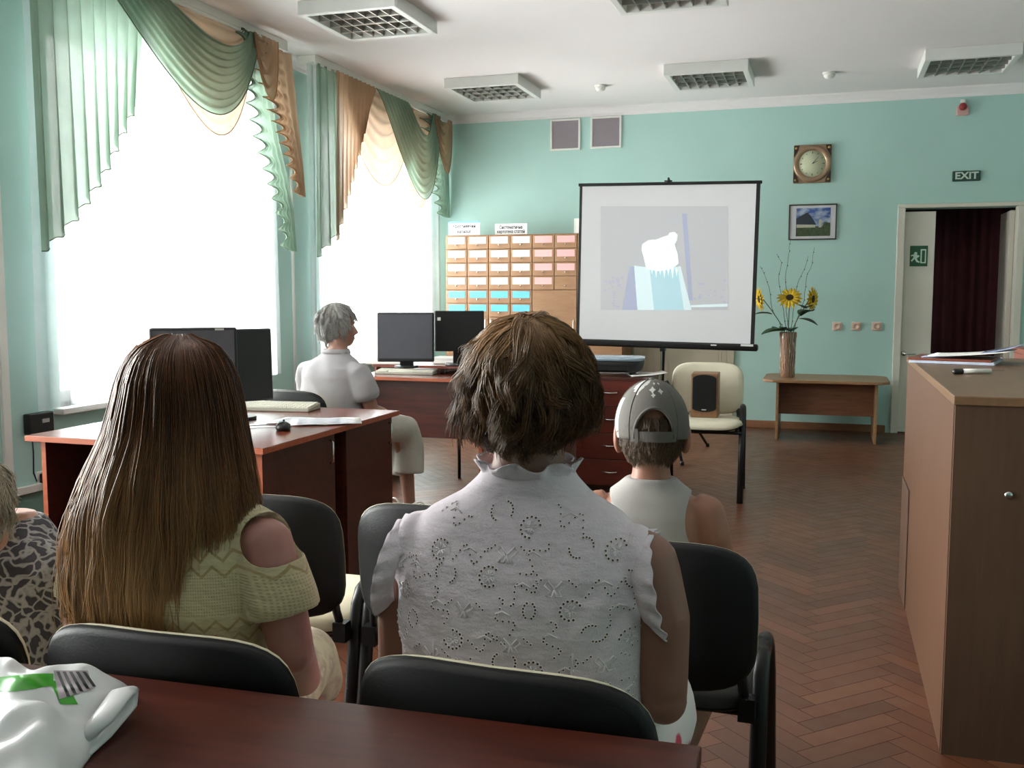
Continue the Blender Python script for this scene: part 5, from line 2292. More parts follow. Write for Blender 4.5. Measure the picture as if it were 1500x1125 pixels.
rgw = np.random.default_rng(11)
centres = []
for row in range(10):
    for col in range(8):
        cx_ = -0.19 + 0.054 * col + (0.027 if row % 2 else 0) + rgw.uniform(-.012, .012)
        cz_2 = 0.655 + 0.040 * row + rgw.uniform(-.008, .008)
        if abs(cx_) < 0.185 and cz_2 < 1.004 - 0.62 * max(0, abs(cx_) - 0.055):
            centres.append((cx_, cz_2, (0, 1, 2, 1, 3)[(row * 2 + col) % 5]))
for (cx_, cz_2, kd) in centres:
    a0 = rgw.uniform(0, 6)
    if kd == 0:                                   # a ring flower of eyelets round an embroidered heart
        for i in range(11):
            a = a0 + i * 2 * PI / 14
            dot(cx_ + 0.0145 * math.cos(a), cz_2 + 0.0135 * math.sin(a))
        for i in range(5):
            a = a0 + i * 2 * PI / 5
            stroke([(cx_ + 0.002 * math.cos(a), cz_2 + 0.002 * math.sin(a)), (cx_ + 0.008 * math.cos(a + 0.3), cz_2 + 0.008 * math.sin(a + 0.3)), (cx_ + 0.009 * math.cos(a - 0.3), cz_2 + 0.009 * math.sin(a - 0.3)), (cx_ + 0.002 * math.cos(a), cz_2 + 0.002 * math.sin(a))])
    elif kd == 1:                                 # a winding spray of eyelets
        for i in range(13):
            t = i / 12 - 0.5
            dx, dz = 0.052 * t, 0.011 * math.sin(t * 9 + a0)
            ca_, sa_ = math.cos(a0), math.sin(a0)
            dot(cx_ + dx * ca_ - dz * sa_, cz_2 + dx * sa_ + dz * ca_, 0.0016)
        stroke([(cx_ - 0.012, cz_2 + 0.004), (cx_ - 0.002, cz_2 + 0.009), (cx_ + 0.010, cz_2 + 0.003)], 0.0013)
    elif kd == 3:                                 # two short curved rows of eyelets
        for s_ in (-1, 1):
            for i in range(6):
                a = a0 + 0.35 * i
                dot(cx_ + s_ * (0.004 + 0.013 * math.cos(a)), cz_2 + s_ * 0.013 * math.sin(a) + 0.006, 0.0017)
    else:                                         # embroidered butterfly
        for s_ in (-1, 1):
            stroke([(cx_, cz_2), (cx_ + s_ * 0.010, cz_2 + 0.011), (cx_ + s_ * 0.015, cz_2 + 0.005), (cx_ + s_ * 0.006, cz_2 - 0.002), (cx_ + s_ * 0.011, cz_2 - 0.009), (cx_ + s_ * 0.003, cz_2 - 0.010), (cx_, cz_2)], 0.0013)
            for i in range(3):
                dot(cx_ + s_ * (0.02 + 0.005 * i), cz_2 + 0.012 - 0.004 * i, 0.0015)
merge_into(blouse, hole, 'eyelet_hole', False)
merge_into(blouse, stitch, 'embroidery_white')
m = MB()
for x in (-0.105, 0.105):
    pts = []
    for z in np.linspace(0.62, 0.80, 12):
        p, n_ = on_back(x * (1 - 0.1 * (0.8 - z) / 0.18), z)
        pts.append(p + n_ * 0.0005)
    m.tube(pts, 0.0022, 6)
m.build('seam', 'eyelet_cotton', blouse)
for sx in (-1, 1):
    def ruf(u, v, sx=sx):
        t = 2 * PI * u
        w_ = 0.0055 * math.sin(30 * t / 2) * v + 0.003 * math.sin(13 * t + 2) * v
        r_ = 1 + 0.16 * v + w_ * 3
        return (sx * (0.186 + 0.034 * v + 0.35 * w_ - 0.016 * math.sin(t)), -0.002 + 0.077 * r_ * math.cos(t) + w_, 0.882 - 0.012 * v + 0.070 * r_ * math.sin(t))
    m = MB()
    m.grid(ruf, 180, 5)
    m.build('sleeve_ruffle', 'eyelet_cotton', blouse, solid=0.0022)


def colr(u, v):
    t = 2 * PI * u
    w_ = 0.006 * math.sin(9 * t) * v + 0.0025 * math.sin(17 * t + 1) * v
    r_ = 0.072 + 0.010 * v + w_
    return (r_ * math.cos(t), 0.027 + 0.95 * r_ * math.sin(t), 1.030 + 0.020 * v + 0.006 * v * math.sin(7 * t + 0.5))


m = MB()
m.grid(colr, 140, 4)
m.build('collar_ruffle', 'eyelet_cotton', blouse, solid=0.002)
# skirt, white with red flowers
k = NT('flower_print')
v = k.coord()
vo = k.n('ShaderNodeTexVoronoi')
vo.inputs['Scale'].default_value = 13.0
k.l(v, vo.inputs['Vector'])
s_ = k.math('ADD', vo.outputs['Distance'], k.math('MULTIPLY', k.noise(v, 30, 2), 0.25))
k.l(k.ramp(s_, [(0.0, '#b3263f'), (0.44, '#c9415a'), (0.50, '#dccfd0'), (1.0, '#d8d2d0')]), k.b.inputs['Base Color'])
k.b.inputs['Roughness'].default_value = 0.85
MATS['flower_print'] = k.m
m = MB()
m.loft(body_rings([(0.487, 0, 0.0, 0.20, 0.15), (0.54, 0, 0.0, 0.215, 0.155), (0.60, 0, 0.0, 0.205, 0.148), (0.625, 0, 0, 0.195, 0.14)]))
for sx in (-1, 1):
    limb(m, [(sx * 0.135, -0.02, 0.575), (sx * 0.165, 0.2, 0.58), (sx * 0.145, 0.42, 0.55), (sx * 0.145, 0.50, 0.46), (sx * 0.15, 0.49, 0.24)], [0.095, 0.098, 0.08, 0.075, 0.085])
m.box((0, 0.24, 0.56), (0.26, 0.44, 0.11))
m.box((0, 0.47, 0.38), (0.26, 0.07, 0.28))
fuse(m, 'skirt', 'flower_print', wroot, voxel=0.009, smooth=8)

hair_mat('hair_brown', '#26190f', '#7f5c3c', c_z1='#9c754c', z0=1.17, z1=1.30, rough=0.4)  # hair colour turns paler towards the top of the head
HE = np.array([0.0, 0.028, 1.174])
HR = np.array([0.100, 0.113, 0.111])
crown = np.array([0.01, -0.03, 0.10])


def wkeep(v):
    if v[2] < -0.80 and v[1] > -0.3:
        return False
    if v[1] > 0.45 and v[2] < 0.45:
        return False
    return v[2] > -0.97


def wflow(q, t, i):
    v = (q - HE) / HR
    nrm = v / (np.linalg.norm(v) + 1e-9)
    r_ = np.random.default_rng(i * 13 + 5)
    away = (q - HE) - crown
    tang = away - nrm * away.dot(nrm)
    tang /= np.linalg.norm(tang) + 1e-9
    jit = r_.normal(0, 0.55, 3)
    jit -= nrm * jit.dot(nrm)
    up = 0.75 if nrm[2] > -0.35 else 0.15
    lift = up * max(0.0, 0.9 - np.linalg.norm(v) * 0.72)
    low = max(0.0, -nrm[2] - 0.35)
    d = tang * (1.0 - 0.4 * low) + nrm * lift * 1.3 + jit * 0.7 + np.array([0, 0, -1]) * (0.25 + 0.5 * t) + np.array([-nrm[0] * low * 2.2, 0.25 * low, 0])
    return d / (np.linalg.norm(d) + 1e-9)


rf = ell_roots(HE, HR, wkeep)
base = MB()
rings = []
for i in range(21):
    a = -PI / 2 + PI * i / 20
    a = max(-1.25, min(PI / 2 - 0.03, a))
    ring = []
    for j in range(40):
        t = 2 * PI * j / 40
        x, y, z = math.cos(a) * math.cos(t), math.cos(a) * math.sin(t), math.sin(a)
        if y > 0.40 and z < 0.5:
            y = 0.40
        nz = 0.975 + 0.03 * math.sin(9 * t + 5 * a) + 0.02 * math.sin(17 * a + 4 * t)
        ring.append((HE[0] + HR[0] * x * nz, HE[1] + HR[1] * y * nz, HE[2] + HR[2] * z * nz))
    rings.append(ring)
base.loft(rings)
clump_hair(rf(300, np.random.default_rng(1)), wflow, 9000, 12, lambda p: 0.085 + 0.02 * (p[2] > 1.2) - 0.05 * min(1, max(0, (1.155 - p[2]) / 0.05)), 0.004, 'hair', 'hair_brown', wroot, rf, R0=0.0009, conv=0.62, base=base, curl=0.010, turns=0.9)

# ------------------------------------------------------------------ girl with the long hair
GX, GY = -1.021, 1.395
groot = tag(empty('person', (GX, GY, 0), 0.06), 'person with very long reddish blonde hair and a pale yellow open shoulder top, seated', 'person')
HM = Matrix.Rotation(0.05, 3, 'Z') @ Matrix.Rotation(-0.05, 3, 'X')
GH = Vector((-0.022, 0.03, 1.118))
m = MB()
rows = [(0.49, 0, 0.0, 0.165, 0.12), (0.56, 0, 0.0, 0.165, 0.115), (0.66, 0, 0.0, 0.138, 0.098), (0.75, 0, -0.002, 0.140, 0.100), (0.83, 0, 0.0, 0.148, 0.102), (0.89, 0, 0.002, 0.150, 0.092), (0.93, 0, 0.004, 0.135, 0.072), (0.958, 0, 0.008, 0.095, 0.058), (0.98, 0, 0.012, 0.055, 0.05), (1.03, 0, 0.02, 0.045, 0.047), (1.10, 0, 0.02, 0.042, 0.045)]
m.loft(body_rings(rows))
head(m, GH, HM, 0.97)
for sx in (-1, 1):
    q_s = 1.0 if sx > 0 else 0.88
    limb(m, [(sx * 0.12, 0.0, 0.905), (sx * 0.153 * q_s, -0.012, 0.902), (sx * 0.183 * q_s, -0.03, 0.84), (sx * 0.208 * q_s, -0.03, 0.735), (sx * 0.165, 0.09, 0.64), (sx * 0.085, 0.21, 0.625)], [0.046, 0.048, 0.042, 0.036, 0.032, 0.023])
    hand(m, (sx * 0.085, 0.21, 0.625), (-sx * 0.6, 0.75, -0.2), (0.0, -0.1, -1), sx, 0.9, 0.35)
    limb(m, [(sx * 0.085, 0.0, 0.54), (sx * 0.075 - 0.07, 0.40, 0.535), (sx * 0.075 - 0.07, 0.43, 0.46), (sx * 0.08 - 0.05, 0.38, 0.085)], [0.075, 0.055, 0.050, 0.032])
    shoe(m, (sx * 0.08 - 0.05, 0.38, 0.085), (0, 1, 0), 0.95)
fuse(m, 'body', 'skin_rose', groot, voxel=0.005, smooth=4)
face_bits(GH, HM, 0.97, groot)

# knitted lace top: zigzag bands and rows of small holes
k = NT('yellow_lace')
tc = k.n('ShaderNodeTexCoord')
sp_ = k.n('ShaderNodeSeparateXYZ')
k.l(tc.outputs['Object'], sp_.inputs[0])
X_, Y_, Z_ = sp_.outputs
ang = k.math('MULTIPLY', k.math('ARCTAN2', X_, k.math('ADD', Y_, 0.0)), 0.15)
tri = k.math('PINGPONG', k.math('MULTIPLY', ang, 1.0), 0.018)
zz = k.math('ADD', Z_, k.math('MULTIPLY', tri, -0.9))
band = k.math('PINGPONG', zz, 0.055)
zig = k.math('LESS_THAN', k.math('ABSOLUTE', k.math('SUBTRACT', band, 0.012)), 0.0028)
inband = k.math('GREATER_THAN', k.math('PINGPONG', Z_, 0.07), 0.034)
hx = k.math('PINGPONG', ang, 0.0042)
hz_ = k.math('PINGPONG', Z_, 0.0048)
hole_ = k.math('LESS_THAN', k.math('ADD', k.math('POWER', k.math('SUBTRACT', hx, 0.0021), 2), k.math('POWER', k.math('SUBTRACT', hz_, 0.0024), 2)), 0.0000016)
hole_ = k.math('MULTIPLY', hole_, k.math('SUBTRACT', 1.0, inband))
c1 = k.mix(zig, '#b0a683', '#98885e')
c2 = k.mix(k.math('MULTIPLY', hole_, 0.6), c1, '#807552')
k.l(c2, k.b.inputs['Base Color'])
k.b.inputs['Roughness'].default_value = 0.9
k.b.inputs['Sheen Weight'].default_value = 0.2
k.bump(k.math('ADD', k.math('SUBTRACT', k.math('MULTIPLY', k.noise(k.coord((10, 10, 20)), 1.5, 3), 4.0), hole_), k.math('MULTIPLY', zig, 1.0)), 0.5, 0.006)
MATS['yellow_lace'] = k.m
plain('yellow_trim', '#d3cd9c', 0.85)
m = MB()
rows = [(0.57, 0, 0.0, 0.176, 0.130), (0.62, 0, 0.0, 0.165, 0.120), (0.68, 0, 0.0, 0.156, 0.113), (0.75, 0, -0.002, 0.154, 0.112), (0.83, 0, 0.0, 0.160, 0.114), (0.89, 0, 0.002, 0.161, 0.104), (0.93, 0, 0.004, 0.147, 0.085), (0.957, 0, 0.006, 0.115, 0.070), (0.972, 0, 0.008, 0.085, 0.062), (0.98, 0, 0.010, 0.075, 0.060)]
m.loft(body_rings(rows, 48))
for sx in (-1, 1):
    q_s = 1.0 if sx > 0 else 0.86
    m.tube([(sx * 0.10, 0, 0.925), (sx * 0.146 * q_s, -0.008, 0.905), (sx * 0.172 * q_s, -0.022, 0.865), (sx * 0.190 * q_s, -0.03, 0.825), (sx * 0.196 * q_s, -0.031, 0.80)], [0.052, 0.058, 0.057, 0.059, 0.060], 24)
cut = MB()
for sx in (-1, 1):
    cut.ell((sx * (0.174 if sx > 0 else 0.152), -0.022, 0.912), (0.054, 0.062, 0.044), n=32, m=16, M=Matrix.Rotation(sx * 0.75, 3, 'Y'))
top = fuse(m, 'lace_top', 'yellow_lace', groot, voxel=0.006, smooth=5, cut=cut)
for p in top.data.polygons:
    p.use_smooth = True
me = top.data
for v_ in me.vertices:
    x, y, z = v_.co
    if z < 0.86:
        n_ = Vector((x, y, 0))
        if n_.length > 0.05 and abs(x) < 0.19:
            n_.normalize()
            v_.co += n_ * (0.0035 * math.sin(46 * z + 9 * x + 2 * math.sin(18 * x)) * min(1, (0.86 - z) / 0.08))
me.update()
bv = BVHTree.FromPolygons([v_.co.copy() for v_ in me.vertices], [tuple(p.vertices) for p in me.polygons])
# skirt part of the dress
k = NT('pale_skirt')
v = k.coord()
k.l(k.ramp(k.noise(v, 22, 3), [(0.42, '#b3ab90'), (0.6, '#9a8d7c'), (0.7, '#bab49c')]), k.b.inputs['Base Color'])
k.b.inputs['Roughness'].default_value = 0.9
MATS['pale_skirt'] = k.m
m = MB()
m.loft(body_rings([(0.488, 0, 0.0, 0.175, 0.135), (0.55, 0, 0.0, 0.185, 0.138), (0.60, 0, 0.0, 0.172, 0.126)]))
for sx in (-1, 1):
    limb(m, [(sx * 0.10, -0.01, 0.55), (sx * 0.09 - 0.04, 0.2, 0.55), (sx * 0.08 - 0.07, 0.42, 0.54), (sx * 0.08 - 0.07, 0.47, 0.45)], [0.080, 0.076, 0.068, 0.06])
m.box((-0.05, 0.24, 0.55), (0.16, 0.42, 0.09))
fuse(m, 'skirt', 'pale_skirt', groot, voxel=0.009, smooth=8)

# the long hair, falling over the back and the near shoulder
hair_mat('hair_auburn', '#2b170d', '#7a4a26', c_z1='#bd9160', z0=1.12, z1=0.84, rough=0.36)  # hair colour turns paler down towards the ends
RZ = 0.06
LAT = np.array([math.cos(PS - RZ), math.sin(PS - RZ), 0.0])       # across the view, in the girl's own axes
DEP = np.array([-math.sin(PS - RZ), math.cos(PS - RZ), 0.0])
gd = 1.575
gpos = np.array([GX, GY, 0.0])


def gl(px, py):
    p = at_d(px, py, gd) - gpos
    c_, s_ = math.cos(-RZ), math.sin(-RZ)
    return np.array([c_ * p[0] - s_ * p[1], s_ * p[0] + c_ * p[1], p[2]])


prof = [(499, 212, 256), (503, 194, 274), (513, 174, 292), (531, 158, 306), (560, 147, 318), (600, 136, 327), (640, 124, 334), (680, 108, 343), (715, 94, 352), (750, 84, 360), (790, 77, 362), (850, 74, 358), (900, 78, 352), (935, 84, 346)]
ctr0 = gl(235, 600)
Zs = np.array([gl(235, q[0])[2] for q in prof])
Ls = np.array([(gl(q[1], 600) - ctr0) @ LAT for q in prof])
Rs = np.array([(gl(q[2], 600) - ctr0) @ LAT for q in prof])
# depth of the hair shell behind and in front of its axis
hz0 = GH.z
back = np.array([0.02, 0.045, 0.072, 0.092, 0.108, 0.113, 0.112, 0.107, 0.100, 0.092, 0.086, 0.082, 0.080, 0.078])
axis_d = np.array([0.0, 0.0, 0.0, 0.0, 0.0, 0.0, -0.006, -0.020, -0.036, -0.050, -0.058, -0.064, -0.068, -0.068])
HB = np.array([GH.x, GH.y - 0.012, 0.0])
Zi = Zs[::-1]


def gi(z, arr):
    return np.interp(z, Zi, arr[::-1])


def shell(a, z, s):
    """a: 0 at the near side, pi at the window side, pi/2 straight behind"""
    L_, R_ = gi(z, Ls), gi(z, Rs)
    c_, w_ = (L_ + R_) / 2, (R_ - L_) / 2
    e_ = gi(z, back)
    lat = c_ + w_ * np.cos(a) * s
    dep = gi(z, axis_d) - e_ * np.sin(a) * s
    base_ = HB + 0 * LAT
    off0 = (ctr0 - np.array([HB[0], HB[1], 0])) @ LAT
    return (HB[0] + LAT[0] * (lat + off0) + DEP[0] * dep, HB[1] + LAT[1] * (lat + off0) + DEP[1] * dep, z)


ztop, zend = Zs[0], Zs[-1]
zcut = gl(235, 752)[2]
rgh = np.random.default_rng(21)
NG = 260
K_ = 30
ga = rgh.uniform(-0.75, PI + 0.75, NG)
glen = rgh.normal(0, 0.022, NG)
gph = rgh.uniform(0, 2 * PI, (NG, 3))
gam = rgh.uniform(0.4, 1.3, NG)
gs = rgh.uniform(0.90, 1.01, NG)
N_ = 9000
P = np.zeros((N_, K_, 3))
Rr = np.zeros((N_, K_))
for n_ in range(N_):
    i = rgh.integers(NG)
    da = rgh.normal(0, 0.055)
    ds = rgh.normal(0, 0.014)
    a = ga[i]
    cosr = math.cos(min(PI, max(0, a)))
    z_end = zend + glen[i] + rgh.normal(0.012, 0.012) + (0.03 * rgh.random() ** 2)
    latx = cosr
    if latx > 0.40:
        z_end = zcut - 0.02 + 0.03 * rgh.normal() + (latx - 0.5) * 0.02
    elif latx > 0.32:
        z_end = zcut - (0.40 - latx) / 0.08 * (zcut - zend) * 0.9 + 0.03 * rgh.normal()
    if a < 0.1 or a > PI - 0.0:
        z_end = max(z_end, zcut - 0.05) if a < 0.1 else z_end
    z_st = ztop + 0.004 if rgh.random() < 0.8 else ztop - rgh.uniform(0.02, 0.2)
    tz = np.linspace(0, 1, K_) ** 1.15
    zz_ = z_st + (z_end - z_st) * tz
    down = np.clip((ztop - zz_) / (ztop - zend), 0, 1)
    wav = 0.055 * gam[i] * np.sin(9 * down * gam[i] + gph[i, 0]) * down + 0.012 * np.sin(31 * down + gph[i, 1]) * down
    aa = a + da * (1 - 0.55 * down) + wav
    ss = gs[i] + ds + 0.06 * np.sin(12 * down * gam[i] + gph[i, 2]) * down + 0.02 * abs(rgh.normal()) * down ** 3
    x, y, z = shell(aa, zz_, ss)
    P[n_, :, 0], P[n_, :, 1], P[n_, :, 2] = x, y, zz_
    P[n_] += rgh.normal(0, 0.0012, (1, 3))
    Rr[n_] = 0.00085 * (1 - 0.55 * tz ** 3)
# a few flyaway hairs
fly = rgh.integers(0, N_, 260)
P[fly] += (rgh.normal(0, 0.012, (260, 1, 3)) * np.linspace(0, 1, K_)[None, :, None] ** 1.5)
base = MB()
rings = []
for z in np.concatenate([[ztop - 0.004], np.linspace(ztop - 0.012, zend + 0.05, 34)]):
    ring = []
    for j in range(40):
        a = 2 * PI * j / 40
        aa = a
        if a < PI:
            amin = 0.0
            if z < zcut + 0.01:
                amin = 1.20 * min(1, (zcut + 0.01 - z) / 0.03)
            aa = amin + a * (PI - amin) / PI
            ring.append(shell(aa, z, 0.885))
        else:
            p0, p1 = np.array(shell(PI, z, 0.885)), np.array(shell(0.0 if z >= zcut + 0.01 else 1.20 * min(1, (zcut + 0.01 - z) / 0.03), z, 0.885))
            t = (a - PI) / PI
            q_ = p0 + (p1 - p0) * t
            bul = 0.03 if z > hz0 + 0.03 else (0.012 if z > hz0 - 0.1 else 0.006)
            q_ = q_ + DEP * bul * math.sin(PI * t) * (1 if z > zcut else -0.6)
            ring.append(tuple(q_))
    rings.append(ring[::-1])
rings = rings[::-1]
base.loft([r_[::-1] for r_ in rings])
strands(P, Rr, 'hair', 'hair_auburn', groot, base)

# ------------------------------------------------------------------ boy with the grey cap
BX, BYY = -0.384, 2.285
broot = tag(empty('person', (BX, BYY, 0), 0.10), 'person in a grey cap and white tank top, small and sitting one row ahead', 'person')
HM = Matrix.Rotation(0.12, 3, 'Z') @ Matrix.Rotation(-0.08, 3, 'X')
BH = Vector((0.0, 0.015, 0.985))
m = MB()
rows = [(0.49, 0, 0.0, 0.13, 0.10), (0.56, 0, 0.0, 0.125, 0.09), (0.66, 0, 0.0, 0.118, 0.082), (0.74, 0, -0.002, 0.122, 0.082), (0.80, 0, 0.0, 0.122, 0.074), (0.835, 0, 0.0, 0.108, 0.058), (0.86, 0, 0.003, 0.07, 0.046), (0.88, 0, 0.006, 0.047, 0.042), (0.92, 0, 0.010, 0.041, 0.042), (0.97, 0, 0.012, 0.04, 0.042)]
m.loft(body_rings(rows))
head(m, BH, HM, 0.93, ear=1.3)
for sx in (-1, 1):
    limb(m, [(sx * 0.10, 0.0, 0.812), (sx * 0.130, -0.004, 0.803), (sx * 0.150, -0.01, 0.75), (sx * 0.172, 0.01, 0.63), (sx * 0.13, 0.11, 0.575), (sx * 0.07, 0.19, 0.60)], [0.040, 0.043, 0.038, 0.029, 0.026, 0.020])
    hand(m, (sx * 0.07, 0.19, 0.60), (-sx * 0.5, 0.8, -0.2), (0, -0.1, -1), sx, 0.8, 0.35)
limb(m, [(0.07, 0.0, 0.53), (0.19, 0.29, 0.52), (0.20, 0.315, 0.45), (0.045, 0.05, 0.095)], [0.065, 0.05, 0.045, 0.028])
limb(m, [(-0.07, 0.0, 0.53), (-0.09, 0.32, 0.53), (-0.09, 0.36, 0.47), (-0.05, 0.30, 0.09)], [0.065, 0.05, 0.045, 0.028])
shoe(m, (0.045, 0.05, 0.09), (0.25, 1, 0), 0.85)
shoe(m, (-0.05, 0.30, 0.09), (0, 1, 0), 0.85)
fuse(m, 'body', 'skin_tan', broot, voxel=0.005, smooth=4)
face_bits(BH, HM, 0.93, broot)
plain('tank_white', '#9b9794', 0.85, bump=0.12, bscale=200)
m = MB()
rows = [(0.53, 0, 0.0, 0.142, 0.108), (0.60, 0, 0.0, 0.134, 0.098), (0.66, 0, 0.0, 0.128, 0.092), (0.74, 0, -0.002, 0.131, 0.091), (0.80, 0, 0.0, 0.131, 0.083), (0.838, 0, 0.0, 0.116, 0.068), (0.866, 0, 0.003, 0.078, 0.054), (0.883, 0, 0.004, 0.058, 0.050)]
m.loft(body_rings(rows, 40))
cut = MB()
for sx in (-1, 1):
    cut.ell((sx * 0.150, 0.0, 0.795), (0.072, 0.2, 0.092), n=32, m=18)
tk = fuse(m, 'tank_top', 'tank_white', broot, voxel=0.005, smooth=4, cut=cut)
plain('shorts_cloth', '#c2bca8', 0.85)
m = MB()
m.loft(body_rings([(0.488, 0, 0, 0.138, 0.108), (0.53, 0, 0, 0.142, 0.11), (0.57, 0, 0, 0.135, 0.10)]))
limb(m, [(0.07, 0.0, 0.535), (0.14, 0.18, 0.535), (0.185, 0.285, 0.52)], [0.075, 0.07, 0.068])
limb(m, [(-0.07, 0.0, 0.535), (-0.085, 0.24, 0.535)], [0.075, 0.068])
fuse(m, 'shorts', 'shorts_cloth', broot, voxel=0.008, smooth=4)

# short hair under the cap
hair_mat('hair_short', '#2b2018', '#6b5540', rough=0.5)
HE_ = np.array(BH) + np.array([0, -0.012, 0.012])
HR_ = np.array([0.0745, 0.0905, 0.094])


def bkeep(v):
    w = np.array(HM.inverted() @ Vector(v))
    return w[2] < 0.35 and w[2] > -0.80 - 0.15 * w[1] and w[1] < 0.25 and not (abs(w[0]) > 0.9 and w[2] < -0.25 and w[1] > -0.1)


def bflow(q, t, i):
    v = (q - HE_) / HR_
    nrm = v / (np.linalg.norm(v) + 1e-9)
    d = np.array([0, 0, -1.0])
    d = d - nrm * d.dot(nrm) * 1.0
    d = d + nrm * 0.25
    return d / (np.linalg.norm(d) + 1e-9)


rfb = ell_roots(HE_, HR_, bkeep)
clump_hair(rfb(160, np.random.default_rng(2)), bflow, 4500, 5, lambda p: 0.022, 0.0015, 'hair', 'hair_short', broot, rfb, R0=0.0008, conv=0.3, curl=0.001)

# the cap: panelled crown with an arched gap and strap at the back
plain('cap_grey', '#5b5752', 0.8, var=0.06, bump=0.15, bscale=240)
plain('cap_pale', '#bab9b5', 0.8, var=0.04, bump=0.15, bscale=240)
plain('cap_dark', '#4d4a46', 0.8)
CC = np.array(BH) + np.array([0, -0.010, 0.020])
CR = np.array([0.0845, 0.1005, 0.106])
HMn = np.array(HM)


def capp(th, el, k_=1.0):
    """th: 0 at the back, growing towards the near side; el: 0 at the rim, 1 at the top"""
    a = -0.27 + (PI / 2 + 0.27) * el
    v = np.array([math.sin(th) * math.cos(a), -math.cos(th) * math.cos(a), math.sin(a)])
    pk_ = 1 + 0.012 * math.sin(6 * th + 0.3) * math.cos(a)
    return CC + HMn @ (v * CR * k_ * pk_)


m = MB()
NT2, NE = 96, 22
idx = {}
vs, fs, mi = [], [], []
for i in range(NT2):
    th = -PI + 2 * PI * i / NT2
    # rim rises into an arch at the back
    lowest = 0.0
    for j in range(NE + 1):
        el = j / NE
        if abs(th) < 0.56:
            arch = 0.36 * math.sqrt(max(0, 1 - (th / 0.56) ** 2))
            el = arch + (1 - arch) * el
        el = min(el, 0.995)
        idx[(i, j)] = len(vs)
        vs.append(capp(th, el))
for i in range(NT2):
    for j in range(NE):
        i2 = (i + 1) % NT2
        fs.append((idx[(i, j)], idx[(i2, j)], idx[(i2, j + 1)], idx[(i, j + 1)]))
        th = -PI + 2 * PI * (i + 0.5) / NT2
        el = (j + 0.5) / NE
        pan = 0
        if -1.45 < th < -0.80 and el > 0.2 and (th + 1.45) / 0.65 > (0.75 - el):
            pan = 0
        if -1.05 < th < -0.25 and el > 0.55 + 0.35 * abs(th + 0.65):
            pan = 1
        if th < -1.15 and th > -1.8 and el < 0.5:
            pan = 1
        mi.append(pan)
m.v = [tuple(p) for p in vs]
m.f, m.mi, m.sm = fs, mi, [True] * len(fs)
m.build('cap_crown', ['cap_grey', 'cap_pale'], broot, solid=0.003)
capo = bpy.data.objects['cap_crown']
m = MB()
for th in (-PI * 0.82, -PI / 2, -0.70, 0.70, PI / 2, PI * 0.82):
    m.tube([capp(th, e_, 1.016) for e_ in np.linspace(0.0 if abs(th) > 0.6 else 0.33, 0.98, 16)], 0.0016, 6)
m.tube([capp(th, 0.36 * math.sqrt(max(0, 1 - (th / 0.56) ** 2)) + 0.015, 1.014) for th in np.linspace(-0.56, 0.56, 30)], 0.0035, 8)
m.build('cap_seam', 'cap_grey', capo)
m = MB()
m.ell(CC + HMn @ np.array([0, 0, CR[2] + 0.002]), (0.008, 0.008, 0.004))
m.build('cap_button', 'cap_grey', capo)
m = MB()
m.loft([[capp(th, -0.02, 1.02), capp(th, 0.10, 1.02), capp(th, 0.10, 1.04), capp(th, -0.02, 1.04)] for th in np.linspace(-0.66, 0.66, 18)], smooth=False)
m.build('cap_strap', 'cap_grey', capo)
m = MB()
m.loft([[capp(th, -0.03, 1.035), capp(th, 0.13, 1.035), capp(th, 0.13, 1.06), capp(th, -0.03, 1.06)] for th in np.linspace(-0.52, -0.42, 4)], smooth=False)
m.build('cap_buckle', 'cap_dark', capo)
m = MB()
for (th, el, r_) in ((-0.05, 0.63, 0.010), (0.27, 0.60, 0.008), (0.05, 0.76, 0.006), (0.32, 0.76, 0.006), (-0.02, 0.54, 0.006)):
    ring = []
    for q_ in range(8):
        a = 2 * PI * q_ / 8
        rr_ = r_ * (1.0 if q_ % 2 == 0 else 0.55)
        ring.append(capp(th + rr_ * math.cos(a) / 0.07, el + rr_ * math.sin(a) / 0.15, 1.024))
    m.add(ring, [tuple(range(8))])
m.build('cap_print', 'cap_pale', capo)
br = []
for (fx, sc_) in ((0.0, 1.0), (1.0, 1.0)):
    pass
m = MB()
for t0 in (0,):
    rowsb = []
    for u in np.linspace(-0.75, 0.75, 17):
        p0 = capp(PI - u, 0.02, 1.0)
        out = HMn @ np.array([0, 0.075 * math.cos(u * 1.6), -0.018 * math.cos(u * 1.6)])
        rowsb.append([tuple(p0 + np.array([0, 0, -0.002])), tuple(p0 + out + np.array([0, 0, -0.002])), tuple(p0 + out + np.array([0, 0, 0.002])), tuple(p0 + np.array([0, 0, 0.002]))])
    m.loft(rowsb)
m.build('cap_brim', 'cap_grey', capo)

# ------------------------------------------------------------------ grey haired woman at the computer desks
OX, OY = -2.535, 4.77
oroot = tag(empty('person', (OX, OY, 0), GR), 'person with short grey hair in a white short sleeved blouse, sitting between the desks', 'person')
HM = Matrix.Rotation(-0.6, 3, 'Z') @ Matrix.Rotation(-0.06, 3, 'X')
OH = Vector((-0.01, 0.07, 1.125))
m = MB()
rows = [(0.49, 0, 0.0, 0.19, 0.135), (0.58, 0, 0.0, 0.18, 0.135), (0.68, 0, 0.0, 0.165, 0.125), (0.78, 0, 0.0, 0.165, 0.125), (0.86, 0, 0.005, 0.170, 0.118), (0.91, 0, 0.014, 0.162, 0.098), (0.945, 0, 0.025, 0.125, 0.075), (0.975, 0, 0.035, 0.07, 0.056), (1.02, 0, 0.05, 0.05, 0.05), (1.09, 0, 0.06, 0.046, 0.05)]
m.loft(body_rings(rows))
head(m, OH, HM, 0.98)
